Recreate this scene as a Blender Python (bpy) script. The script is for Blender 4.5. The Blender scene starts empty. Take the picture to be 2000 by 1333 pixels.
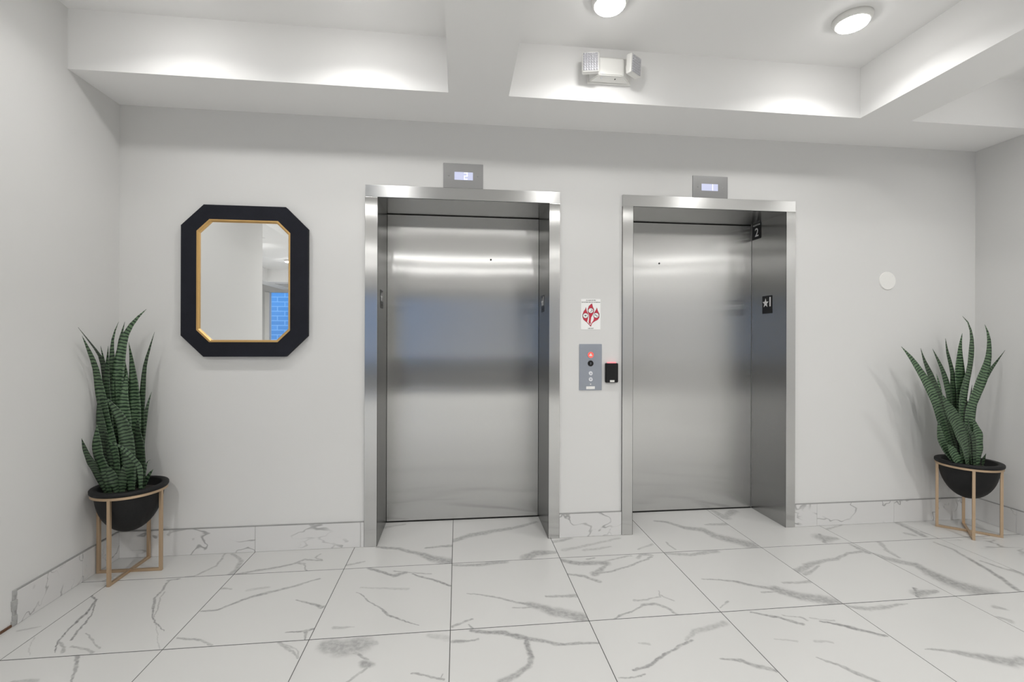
import bpy, bmesh, math, random
from mathutils import Vector, Matrix

random.seed(7)
scene = bpy.context.scene
C = scene.collection
PI = math.pi

# ------------------------------------------------------------------ camera, world, exposure
cam_d = bpy.data.cameras.new('camera')
cam_d.sensor_width = 36.0
cam_d.lens = 918.36 / 2000 * 36.0
cam_d.shift_y = -0.00255
cam_d.clip_start = 0.05
cam = bpy.data.objects.new('camera', cam_d)
C.objects.link(cam)
cam.location = (-0.0047, -2.9661, 1.2779)
cam.rotation_euler = (Matrix.Rotation(-0.1146, 3, 'Z') @ Matrix.Rotation(PI / 2, 3, 'X') @ Matrix.Rotation(0.003, 3, 'Z')).to_euler()
scene.camera = cam

w = bpy.data.worlds.new('sky')
scene.world = w
w.use_nodes = True
w.node_tree.nodes['Background'].inputs['Color'].default_value = (0.62, 0.78, 1.0, 1)
w.node_tree.nodes['Background'].inputs['Strength'].default_value = 1.8

LAMP_W = 8.2
scene.view_settings.view_transform = 'Standard'
scene.view_settings.look = 'None'
scene.view_settings.gamma = 1.0
scene.view_settings.use_curve_mapping = False
scene.view_settings.exposure = 0.07

# ------------------------------------------------------------------ mesh helpers
def box(bm, x0, x1, y0, y1, z0, z1, bev=0.0):
    vs = [bm.verts.new((x, y, z)) for x in (x0, x1) for y in (y0, y1) for z in (z0, z1)]
    fs = [bm.faces.new([vs[i] for i in f]) for f in
          ((0, 1, 3, 2), (4, 6, 7, 5), (0, 4, 5, 1), (2, 3, 7, 6), (0, 2, 6, 4), (1, 5, 7, 3))]
    if bev > 0:
        es = list({e for f in fs for e in f.edges})
        bmesh.ops.bevel(bm, geom=es, offset=bev, segments=2, affect='EDGES', profile=0.6)
    return vs

def B(x0, x1, y0, y1, z0, z1, bev=0.0):
    bm = bmesh.new(); box(bm, x0, x1, y0, y1, z0, z1, bev); return bm

def prism(bm, pts, y0, y1):
    """closed outline pts (x,z) extruded from y0 to y1"""
    a = [bm.verts.new((x, y0, z)) for x, z in pts]
    b = [bm.verts.new((x, y1, z)) for x, z in pts]
    n = len(pts)
    bm.faces.new(a); bm.faces.new(b[::-1])
    for i in range(n):
        bm.faces.new((a[i], b[i], b[(i + 1) % n], a[(i + 1) % n]))

def ring_prism(bm, outer, inner, y0, y1, yi0=None):
    """frame between two outlines of equal count; front at y0, back at y1"""
    yi0 = y0 if yi0 is None else yi0
    n = len(outer)
    oa = [bm.verts.new((x, y0, z)) for x, z in outer]; ob = [bm.verts.new((x, y1, z)) for x, z in outer]
    ia = [bm.verts.new((x, yi0, z)) for x, z in inner]; ib = [bm.verts.new((x, y1, z)) for x, z in inner]
    for i in range(n):
        j = (i + 1) % n
        bm.faces.new((oa[i], oa[j], ia[j], ia[i])); bm.faces.new((ob[i], ib[i], ib[j], ob[j]))
        bm.faces.new((oa[i], ob[i], ob[j], oa[j])); bm.faces.new((ia[i], ia[j], ib[j], ib[i]))

def lathe(bm, prof, cx, cy, n=48, cap=True):
    rings = []
    for r, z in prof:
        if r < 1e-6: rings.append([bm.verts.new((cx, cy, z))])
        else: rings.append([bm.verts.new((cx + r * math.cos(2 * PI * i / n), cy + r * math.sin(2 * PI * i / n), z)) for i in range(n)])
    for a, b in zip(rings, rings[1:]):
        for i in range(n):
            j = (i + 1) % n
            if len(a) == 1: bm.faces.new((a[0], b[i], b[j]))
            elif len(b) == 1: bm.faces.new((a[i], a[j], b[0]))
            else: bm.faces.new((a[i], a[j], b[j], b[i]))

def disc_y(bm, cx, cz, r, y0, y1, n=32, r2=None):
    """short cylinder whose axis is y, front face at y0"""
    r2 = r if r2 is None else r2
    a = [bm.verts.new((cx + r2 * math.cos(2 * PI * i / n), y0, cz + r2 * math.sin(2 * PI * i / n))) for i in range(n)]
    b = [bm.verts.new((cx + r * math.cos(2 * PI * i / n), y1, cz + r * math.sin(2 * PI * i / n))) for i in range(n)]
    bm.faces.new(a); bm.faces.new(b[::-1])
    for i in range(n):
        bm.faces.new((a[i], b[i], b[(i + 1) % n], a[(i + 1) % n]))

def wloc(o):
    v = Vector((0, 0, 0))
    while o: v += o.location; o = o.parent
    return v

def obj(name, bm, mat, parent=None, smooth=False, origin=None):
    """bm is in world coordinates; becomes one mesh object under parent"""
    bmesh.ops.recalc_face_normals(bm, faces=bm.faces)
    off = wloc(parent)
    org = Vector(origin) if origin is not None else off
    bmesh.ops.translate(bm, verts=bm.verts, vec=-org)
    me = bpy.data.meshes.new(name); bm.to_mesh(me); bm.free()
    if smooth:
        for p in me.polygons: p.use_smooth = True
    me.materials.append(mat)
    o = bpy.data.objects.new(name, me); C.objects.link(o)
    if parent: o.parent = parent
    o.location = org - off
    return o

def thing(name, label, cat, loc, group=None):
    o = bpy.data.objects.new(name, None); C.objects.link(o)
    o.empty_display_size = 0.05
    o.location = loc; o['label'] = label; o['category'] = cat
    if group: o['group'] = group
    return o

def tag(o, label, cat, group=None):
    o['label'] = label; o['category'] = cat
    if group: o['group'] = group
    return o

def struct(name, bm, mat, label=None):
    o = obj(name, bm, mat); o['kind'] = 'structure'
    if label: o['label'] = label
    return o

def text_bm(body, size, xf, align='CENTER', depth=0.0004, weight=0.0):
    """flat lettering as mesh; xf maps text plane (x right, y up, z out) to world"""
    cu = bpy.data.curves.new('lettering', 'FONT')
    cu.body = body; cu.size = size; cu.align_x = align; cu.align_y = 'CENTER'
    cu.extrude = depth; cu.offset = weight; cu.resolution_u = 3
    o = bpy.data.objects.new('lettering', cu); C.objects.link(o)
    dg = bpy.context.evaluated_depsgraph_get(); dg.update()
    me = bpy.data.meshes.new_from_object(o.evaluated_get(dg))
    bm = bmesh.new(); bm.from_mesh(me)
    bpy.data.objects.remove(o); bpy.data.curves.remove(cu); bpy.data.meshes.remove(me)
    bmesh.ops.transform(bm, matrix=xf, verts=bm.verts)
    return bm

def face_front(x, y, z):        # lettering that faces the hall (-y)
    return Matrix.Translation((x, y, z)) @ Matrix.Rotation(PI / 2, 4, 'X')
def face_left(x, y, z):         # on a reveal that faces -x (text runs towards -y)
    return Matrix.Translation((x, y, z)) @ Matrix.Rotation(-PI / 2, 4, 'Z') @ Matrix.Rotation(PI / 2, 4, 'X')
def face_right(x, y, z):        # on a reveal that faces +x
    return Matrix.Translation((x, y, z)) @ Matrix.Rotation(PI / 2, 4, 'Z') @ Matrix.Rotation(PI / 2, 4, 'X')

# ------------------------------------------------------------------ materials
def mat(name, color, rough=0.5, metal=0.0, emit=None, estr=0.0, bump=None, spec=0.5, vary=0.0):
    m = bpy.data.materials.new(name); m.use_nodes = True
    nt = m.node_tree; p = nt.nodes['Principled BSDF']
    p.inputs['Base Color'].default_value = (*color, 1)
    p.inputs['Roughness'].default_value = rough
    p.inputs['Metallic'].default_value = metal
    p.inputs['Specular IOR Level'].default_value = spec
    if emit:
        p.inputs['Emission Color'].default_value = (*emit, 1); p.inputs['Emission Strength'].default_value = estr
    tc = nt.nodes.new('ShaderNodeTexCoord')
    if bump:
        sc, st = bump
        n = nt.nodes.new('ShaderNodeTexNoise'); n.inputs['Scale'].default_value = sc; n.inputs['Detail'].default_value = 3
        b = nt.nodes.new('ShaderNodeBump'); b.inputs['Strength'].default_value = st; b.inputs['Distance'].default_value = 0.002
        nt.links.new(tc.outputs['Object'], n.inputs['Vector']); nt.links.new(n.outputs['Fac'], b.inputs['Height'])
        nt.links.new(b.outputs['Normal'], p.inputs['Normal'])
    if vary:
        n = nt.nodes.new('ShaderNodeTexNoise'); n.inputs['Scale'].default_value = 6.0; n.inputs['Detail'].default_value = 5
        nt.links.new(tc.outputs['Object'], n.inputs['Vector'])
        mx = nt.nodes.new('ShaderNodeMix'); mx.data_type = 'RGBA'
        mx.inputs['A'].default_value = (*[c * (1 - vary) for c in color], 1)
        mx.inputs['B'].default_value = (*[min(1, c * (1 + vary)) for c in color], 1)
        nt.links.new(n.outputs['Fac'], mx.inputs['Factor']); nt.links.new(mx.outputs['Result'], p.inputs['Base Color'])
    return m

def steel(name, grain='z', smear='x', rough=0.05, aniso=0.7, col=(0.57, 0.57, 0.56), wave=0.0):
    """brushed stainless; grain = axis the brushing runs along, smear = axis across it in the sheet"""
    m = bpy.data.materials.new(name); m.use_nodes = True
    nt = m.node_tree; L = nt.links; nt.nodes.remove(nt.nodes['Principled BSDF'])
    p = nt.nodes.new('ShaderNodeBsdfAnisotropic'); p.distribution = 'GGX'
    L.new(p.outputs[0], nt.nodes['Material Output'].inputs['Surface'])
    p.inputs['Color'].default_value = (*col, 1)
    p.inputs['Anisotropy'].default_value = -aniso
    tc = nt.nodes.new('ShaderNodeTexCoord')
    cx = nt.nodes.new('ShaderNodeCombineXYZ')
    # the rough direction lies across the brushing
    t = {'x': (1, 0, 0), 'y': (0, 1, 0), 'z': (0, 0, 1)}[smear]
    for i in range(3): cx.inputs[i].default_value = t[i]
    L.new(cx.outputs[0], p.inputs['Tangent'])
    mp = nt.nodes.new('ShaderNodeMapping')
    s = {'x': (2, 400, 400), 'y': (400, 2, 400), 'z': (400, 400, 2)}[grain]
    mp.inputs['Scale'].default_value = s
    L.new(tc.outputs['Object'], mp.inputs['Vector'])
    n = nt.nodes.new('ShaderNodeTexNoise'); n.inputs['Scale'].default_value = 1.0; n.inputs['Detail'].default_value = 2
    L.new(mp.outputs[0], n.inputs['Vector'])
    r = math.sqrt(rough)
    mr = nt.nodes.new('ShaderNodeMapRange')
    mr.inputs['To Min'].default_value = r * 0.9; mr.inputs['To Max'].default_value = r * 1.1
    L.new(n.outputs['Fac'], mr.inputs['Value']); L.new(mr.outputs[0], p.inputs['Roughness'])
    if wave:
        n2 = nt.nodes.new('ShaderNodeTexNoise'); n2.inputs['Scale'].default_value = 1.6; n2.inputs['Detail'].default_value = 1
        L.new(tc.outputs['Object'], n2.inputs['Vector'])
        b = nt.nodes.new('ShaderNodeBump'); b.inputs['Strength'].default_value = wave; b.inputs['Distance'].default_value = 0.02
        L.new(n2.outputs['Fac'], b.inputs['Height']); L.new(b.outputs['Normal'], p.inputs['Normal'])
    return m

# one straight vein of the marble print: a tapered line from A to B
vg = bpy.data.node_groups.new('marble_vein', 'ShaderNodeTree')
for nm, ty in (('P', 'NodeSocketVector'), ('A', 'NodeSocketVector'), ('B', 'NodeSocketVector'), ('W0', 'NodeSocketFloat'),
               ('W1', 'NodeSocketFloat'), ('S', 'NodeSocketFloat'), ('Prev', 'NodeSocketFloat')):
    vg.interface.new_socket(nm, in_out='INPUT', socket_type=ty)
vg.interface.new_socket('M', in_out='OUTPUT', socket_type='NodeSocketFloat')
def _vein_group():
    N, L = vg.nodes, vg.links
    gi = N.new('NodeGroupInput'); go = N.new('NodeGroupOutput')
    def vm(op, a, b=None):
        n = N.new('ShaderNodeVectorMath'); n.operation = op; L.new(a, n.inputs[0])
        if b is not None: L.new(b, n.inputs[1])
        return n
    def mm(op, a, b, clamp=False):
        n = N.new('ShaderNodeMath'); n.operation = op; n.use_clamp = clamp
        for i, v in enumerate((a, b)):
            if v is None: continue
            if isinstance(v, (int, float)): n.inputs[i].default_value = v
            else: L.new(v, n.inputs[i])
        return n.outputs[0]
    pa = vm('SUBTRACT', gi.outputs['P'], gi.outputs['A']).outputs[0]
    ba = vm('SUBTRACT', gi.outputs['B'], gi.outputs['A']).outputs[0]
    h = mm('DIVIDE', vm('DOT_PRODUCT', pa, ba).outputs['Value'], vm('DOT_PRODUCT', ba, ba).outputs['Value'], True)
    sc = N.new('ShaderNodeVectorMath'); sc.operation = 'SCALE'; L.new(ba, sc.inputs[0]); L.new(h, sc.inputs['Scale'])
    d = vm('LENGTH', vm('SUBTRACT', pa, sc.outputs[0]).outputs[0]).outputs['Value']
    wd = mm('ADD', gi.outputs['W0'], mm('MULTIPLY', h, mm('SUBTRACT', gi.outputs['W1'], gi.outputs['W0'])))
    mr = N.new('ShaderNodeMapRange'); mr.interpolation_type = 'SMOOTHSTEP'
    L.new(d, mr.inputs['Value']); L.new(mm('MULTIPLY', wd, 0.35), mr.inputs['From Min']); L.new(mm('MULTIPLY', wd, 1.35), mr.inputs['From Max'])
    mr.inputs['To Min'].default_value = 1.0; mr.inputs['To Max'].default_value = 0.0
    L.new(mm('MAXIMUM', gi.outputs['Prev'], mm('MULTIPLY', mr.outputs[0], gi.outputs['S'])), go.inputs['M'])
_vein_group()

def marble(name, veins=None, seed=0.0, base=(0.53, 0.528, 0.517), grey=(0.135, 0.135, 0.135), scale=1.0, rough=0.33, grid=None, axes='xy'):
    m = bpy.data.materials.new(name); m.use_nodes = True
    nt = m.node_tree; N, L = nt.nodes, nt.links; p = N['Principled BSDF']
    p.inputs['Roughness'].default_value = rough; p.inputs['Specular IOR Level'].default_value = 0.35
    tc = N.new('ShaderNodeTexCoord')
    def noise(sc, det, vec, dist=0.0):
        n = N.new('ShaderNodeTexNoise'); n.inputs['Scale'].default_value = sc; n.inputs['Detail'].default_value = det
        n.inputs['Distortion'].default_value = dist
        L.new(vec, n.inputs['Vector']); return n
    off = N.new('ShaderNodeVectorMath'); off.operation = 'ADD'
    L.new(tc.outputs['Object'], off.inputs[0]); off.inputs[1].default_value = (seed * 3.7, seed * 1.9, seed * 0.7)
    if axes == 'any':
        oi = N.new('ShaderNodeObjectInfo'); s3 = N.new('ShaderNodeVectorMath'); s3.operation = 'SCALE'
        s3.inputs[0].default_value = (17.3, 9.1, 5.7); L.new(oi.outputs['Random'], s3.inputs['Scale'])
        o2 = N.new('ShaderNodeVectorMath'); o2.operation = 'ADD'; L.new(off.outputs[0], o2.inputs[0]); L.new(s3.outputs[0], o2.inputs[1]); off = o2
    nv = off.outputs[0]
    last = None
    if veins:
        src = tc.outputs['Object']
        for sc, amp in ((11.0, 0.034), (45.0, 0.011)):
            n = noise(sc, 3, nv)
            sb = N.new('ShaderNodeVectorMath'); sb.operation = 'SUBTRACT'; L.new(n.outputs['Color'], sb.inputs[0]); sb.inputs[1].default_value = (0.5, 0.5, 0.5)
            ml = N.new('ShaderNodeVectorMath'); ml.operation = 'MULTIPLY'; L.new(sb.outputs[0], ml.inputs[0]); ml.inputs[1].default_value = (amp, amp, 0)
            ad = N.new('ShaderNodeVectorMath'); ad.operation = 'ADD'; L.new(src, ad.inputs[0]); L.new(ml.outputs[0], ad.inputs[1]); src = ad.outputs[0]
        fl = N.new('ShaderNodeVectorMath'); fl.operation = 'MULTIPLY'; L.new(src, fl.inputs[0]); fl.inputs[1].default_value = (1, 1, 0)
        src = fl.outputs[0]
        for ax, ay, bx, by, w0, w1, s in veins:
            g = N.new('ShaderNodeGroup'); g.node_tree = vg
            L.new(src, g.inputs['P'])
            g.inputs['A'].default_value = (ax, ay, 0); g.inputs['B'].default_value = (bx, by, 0)
            g.inputs['W0'].default_value = w0; g.inputs['W1'].default_value = w1; g.inputs['S'].default_value = s
            if last is not None: L.new(last, g.inputs['Prev'])
            last = g.outputs['M']
        n = noise(60.0, 4, nv)
        mr = N.new('ShaderNodeMapRange'); mr.inputs['From Min'].default_value = 0.3; mr.inputs['From Max'].default_value = 0.62
        mr.inputs['To Min'].default_value = 0.45; mr.inputs['To Max'].default_value = 1.0
        L.new(n.outputs['Fac'], mr.inputs['Value'])
        mu = N.new('ShaderNodeMath'); mu.operation = 'MULTIPLY'; L.new(last, mu.inputs[0]); L.new(mr.outputs[0], mu.inputs[1])
        last = mu.outputs[0]
    else:
        # free veining: ridges of a stretched, distorted noise, kept only inside patches
        mp = N.new('ShaderNodeMapping'); mp.inputs['Rotation'].default_value = (0.3, 0.2, 0.6); mp.inputs['Scale'].default_value = (1.0, 2.2, 1.6)
        L.new(nv, mp.inputs['Vector'])
        n = noise(2.2 * scale, 3, mp.outputs[0], 0.35)
        sb = N.new('ShaderNodeMath'); sb.operation = 'SUBTRACT'; L.new(n.outputs['Fac'], sb.inputs[0]); sb.inputs[1].default_value = 0.5
        ab = N.new('ShaderNodeMath'); ab.operation = 'ABSOLUTE'; L.new(sb.outputs[0], ab.inputs[0])
        mr = N.new('ShaderNodeMapRange'); mr.interpolation_type = 'SMOOTHSTEP'; mr.inputs['From Min'].default_value = 0.002; mr.inputs['From Max'].default_value = 0.016
        mr.inputs['To Min'].default_value = 0.6; mr.inputs['To Max'].default_value = 0.0; L.new(ab.outputs[0], mr.inputs['Value'])
        n2 = noise(3.0 * scale, 1, nv)
        mr2 = N.new('ShaderNodeMapRange'); mr2.interpolation_type = 'SMOOTHSTEP'; mr2.inputs['From Min'].default_value = 0.40; mr2.inputs['From Max'].default_value = 0.58
        L.new(n2.outputs['Fac'], mr2.inputs['Value'])
        mu = N.new('ShaderNodeMath'); mu.operation = 'MULTIPLY'; L.new(mr.outputs[0], mu.inputs[0]); L.new(mr2.outputs[0], mu.inputs[1]); last = mu.outputs[0]
    cl = noise(2.5, 3, nv)
    tone = N.new('ShaderNodeMix'); tone.data_type = 'RGBA'
    tone.inputs['A'].default_value = (*[c * 0.97 for c in base], 1); tone.inputs['B'].default_value = (*[min(1, c * 1.03) for c in base], 1)
    L.new(cl.outputs['Fac'], tone.inputs['Factor'])
    mx = N.new('ShaderNodeMix'); mx.data_type = 'RGBA'
    L.new(last, mx.inputs['Factor']); L.new(tone.outputs['Result'], mx.inputs['A']); mx.inputs['B'].default_value = (*grey, 1)
    res = mx.outputs['Result']
    if grid:
        br = N.new('ShaderNodeTexBrick'); br.offset = 0.0
        br.inputs['Scale'].default_value = 1.0; br.inputs['Brick Width'].default_value = grid; br.inputs['Row Height'].default_value = grid
        br.inputs['Mortar Size'].default_value = 0.003; br.inputs['Color1'].default_value = br.inputs['Color2'].default_value = (1, 1, 1, 1)
        br.inputs['Mortar'].default_value = (0.2, 0.2, 0.2, 1)
        L.new(tc.outputs['Object'], br.inputs['Vector'])
        mg = N.new('ShaderNodeMix'); mg.data_type = 'RGBA'; mg.blend_type = 'MULTIPLY'; mg.inputs['Factor'].default_value = 1
        L.new(res, mg.inputs['A']); L.new(br.outputs['Color'], mg.inputs['B']); res = mg.outputs['Result']
    L.new(res, p.inputs['Base Color'])
    return m

def leaf_material(name, light, dark, seed):
    m = bpy.data.materials.new(name); m.use_nodes = True
    nt = m.node_tree; N, L = nt.nodes, nt.links; p = N['Principled BSDF']
    p.inputs['Roughness'].default_value = 0.42
    uv = N.new('ShaderNodeUVMap')
    oi = N.new('ShaderNodeObjectInfo')
    sep = N.new('ShaderNodeSeparateXYZ'); L.new(uv.outputs[0], sep.inputs[0])
    ma = N.new('ShaderNodeMath'); ma.operation = 'MULTIPLY'; L.new(oi.outputs['Random'], ma.inputs[0]); ma.inputs[1].default_value = 40.0
    cb = N.new('ShaderNodeCombineXYZ'); L.new(sep.outputs[0], cb.inputs[0]); L.new(sep.outputs[1], cb.inputs[1]); L.new(ma.outputs[0], cb.inputs[2])
    # zig-zag cross bands
    mp = N.new('ShaderNodeMapping'); mp.inputs['Scale'].default_value = (14, 90, 1); L.new(cb.outputs[0], mp.inputs['Vector'])
    n = N.new('ShaderNodeTexNoise'); n.inputs['Scale'].default_value = 1.0; n.inputs['Detail'].default_value = 3.5; n.inputs['Roughness'].default_value = 0.6
    L.new(mp.outputs[0], n.inputs['Vector'])
    wv = N.new('ShaderNodeTexWave'); wv.wave_type = 'BANDS'; wv.bands_direction = 'Y'; wv.inputs['Scale'].default_value = 17.0
    wv.inputs['Distortion'].default_value = 4.0; wv.inputs['Detail'].default_value = 4.0; wv.inputs['Detail Scale'].default_value = 1.6
    L.new(cb.outputs[0], wv.inputs['Vector'])
    av = N.new('ShaderNodeMath'); av.operation = 'ADD'; L.new(n.outputs['Fac'], av.inputs[0]); L.new(wv.outputs['Fac'], av.inputs[1])
    mr = N.new('ShaderNodeMapRange'); mr.interpolation_type = 'SMOOTHSTEP'; mr.inputs['From Min'].default_value = 0.72; mr.inputs['From Max'].default_value = 1.08
    L.new(av.outputs[0], mr.inputs['Value'])
    mx = N.new('ShaderNodeMix'); mx.data_type = 'RGBA'; L.new(mr.outputs[0], mx.inputs['Factor'])
    mx.inputs['A'].default_value = (*dark, 1); mx.inputs['B'].default_value = (*light, 1)
    hs = N.new('ShaderNodeHueSaturation'); L.new(mx.outputs['Result'], hs.inputs['Color'])
    vr = N.new('ShaderNodeMapRange'); L.new(oi.outputs['Alpha'], vr.inputs['Value']); vr.inputs['To Min'].default_value = 0.55; vr.inputs['To Max'].default_value = 1.25
    L.new(vr.outputs[0], hs.inputs['Value'])
    L.new(hs.outputs[0], p.inputs['Base Color'])
    return m

M = {
    'wall': mat('grey_wall_paint', (0.67, 0.667, 0.657), 0.75, bump=(220, 0.12), spec=0.3),
    'white': mat('white_ceiling_paint', (0.86, 0.857, 0.85), 0.8, bump=(220, 0.1), spec=0.3),
    'grout': mat('dark_grout', (0.07, 0.07, 0.068), 0.9),
    'capgrout': mat('grey_sealant', (0.30, 0.30, 0.295), 0.6, vary=0.3),
    'brown': mat('brown_gap', (0.11, 0.055, 0.03), 0.9),
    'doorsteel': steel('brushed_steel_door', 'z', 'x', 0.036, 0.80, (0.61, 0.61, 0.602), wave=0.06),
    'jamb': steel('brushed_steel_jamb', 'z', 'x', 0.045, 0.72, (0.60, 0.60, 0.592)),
    'reveal': steel('shaded_steel_reveal', 'z', 'y', 0.045, 0.70, (0.41, 0.41, 0.405)),  # same steel as the jambs; its dark reflections are put into the colour
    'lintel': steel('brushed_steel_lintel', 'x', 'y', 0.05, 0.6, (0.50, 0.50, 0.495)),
    'header': steel('brushed_steel_header', 'x', 'z', 0.13, 0.5, (0.58, 0.58, 0.572)),
    'plate': steel('brushed_steel_plate', 'z', 'x', 0.17, 0.3, (0.36, 0.36, 0.36)),
    'callplate': steel('call_plate_steel', 'z', 'x', 0.16, 0.3, (0.41, 0.44, 0.50)),
    'black': mat('black_plastic', (0.008, 0.008, 0.009), 0.4, spec=0.25),
    'gap': mat('dark_gap', (0.01, 0.01, 0.01), 0.8),
    'ink': mat('white_ink', (0.8, 0.8, 0.8), 0.5),
    'grasscloth': mat('black_grasscloth', (0.0125, 0.0135, 0.0195), 0.8, spec=0.22, bump=(500, 0.5), vary=0.35),
    'gold': mat('gold_leaf', (0.63, 0.40, 0.155), 0.38, 0.75, vary=0.1),
    'brass': mat('champagne_metal', (0.53, 0.39, 0.26), 0.4, 0.75, vary=0.08),
    'mirror': mat('silvered_glass', (0.93, 0.94, 0.94), 0.0, 1.0),
    'pot': mat('black_clay', (0.009, 0.009, 0.0095), 0.6, spec=0.3, bump=(90, 0.25), vary=0.3),
    'soil': mat('dark_soil', (0.03, 0.024, 0.02), 0.95, bump=(120, 1.0), vary=0.5),
    'plastic': mat('white_plastic', (0.80, 0.795, 0.77), 0.4),
    'paper': mat('white_paper', (0.88, 0.88, 0.87), 0.6),
    'red': mat('red_print', (0.55, 0.02, 0.05), 0.5),
    'darkink': mat('black_print', (0.04, 0.035, 0.035), 0.5),
    'lens': mat('lamp_lens', (0.9, 0.9, 0.9), 0.4, emit=(1.0, 0.985, 0.96), estr=30.0),
    'halllens': mat('hall_lamp_lens', (0.9, 0.9, 0.9), 0.4, emit=(1.0, 0.985, 0.96), estr=160.0),
    'lcd': mat('display_backlight', (0.08, 0.08, 0.12), 0.3, emit=(0.62, 0.65, 0.84), estr=0.9),
    'lcdtext': mat('display_digit', (0.8, 0.8, 0.9), 0.3, emit=(0.98, 0.98, 1.0), estr=1.1),
    'redlamp': mat('red_indicator', (0.5, 0.05, 0.04), 0.3, emit=(1.0, 0.13, 0.10), estr=0.75),
    'readlamp': mat('reader_light_bar', (0.6, 0.2, 0.2), 0.3, emit=(1.0, 0.22, 0.28), estr=0.8),
    'button': mat('pale_button', (0.72, 0.73, 0.76), 0.3),
    'blue': mat('blue_painted_brick', (0.11, 0.33, 0.64), 0.6, vary=0.25),
    'fabric': mat('charcoal_upholstery', (0.02, 0.02, 0.022), 0.9, bump=(300, 0.3)),
    'asphalt': mat('pavement', (0.30, 0.30, 0.31), 0.9, vary=0.2),
}
def lens_prism():
    m = mat('prismatic_lens', (0.55, 0.55, 0.58), 0.2, 0.2)
    return m
M['prism'] = lens_prism()
def glass():
    m = bpy.data.materials.new('clear_pane'); m.use_nodes = True
    nt = m.node_tree; nt.nodes.remove(nt.nodes['Principled BSDF'])
    t = nt.nodes.new('ShaderNodeBsdfTransparent'); g = nt.nodes.new('ShaderNodeBsdfGlossy'); g.inputs['Roughness'].default_value = 0.02
    f = nt.nodes.new('ShaderNodeFresnel'); f.inputs['IOR'].default_value = 1.45
    x = nt.nodes.new('ShaderNodeMixShader')
    nt.links.new(f.outputs[0], x.inputs[0]); nt.links.new(t.outputs[0], x.inputs[1]); nt.links.new(g.outputs[0], x.inputs[2])
    nt.links.new(x.outputs[0], nt.nodes['Material Output'].inputs['Surface'])
    return m
M['glass'] = glass()
def brickwork():
    m = M['blue']; nt = m.node_tree; p = nt.nodes['Principled BSDF']
    tc = nt.nodes.new('ShaderNodeTexCoord'); mp = nt.nodes.new('ShaderNodeMapping'); mp.inputs['Rotation'].default_value = (PI / 2, 0, 0)
    br = nt.nodes.new('ShaderNodeTexBrick'); br.inputs['Scale'].default_value = 1.0
    br.inputs['Brick Width'].default_value = 0.6; br.inputs['Row Height'].default_value = 0.2; br.inputs['Mortar Size'].default_value = 0.02
    br.inputs['Color1'].default_value = (0.07, 0.27, 0.56, 1); br.inputs['Color2'].default_value = (0.10, 0.33, 0.66, 1); br.inputs['Mortar'].default_value = (0.22, 0.46, 0.74, 1)
    nt.links.new(tc.outputs['Object'], mp.inputs['Vector']); nt.links.new(mp.outputs[0], br.inputs['Vector'])
    nt.links.new(br.outputs['Color'], p.inputs['Base Color'])
brickwork()
M['leaf'] = leaf_material('banded_leaf', (0.10, 0.165, 0.088), (0.010, 0.024, 0.014), 1)
M['leafedge'] = M['leaf']
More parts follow.
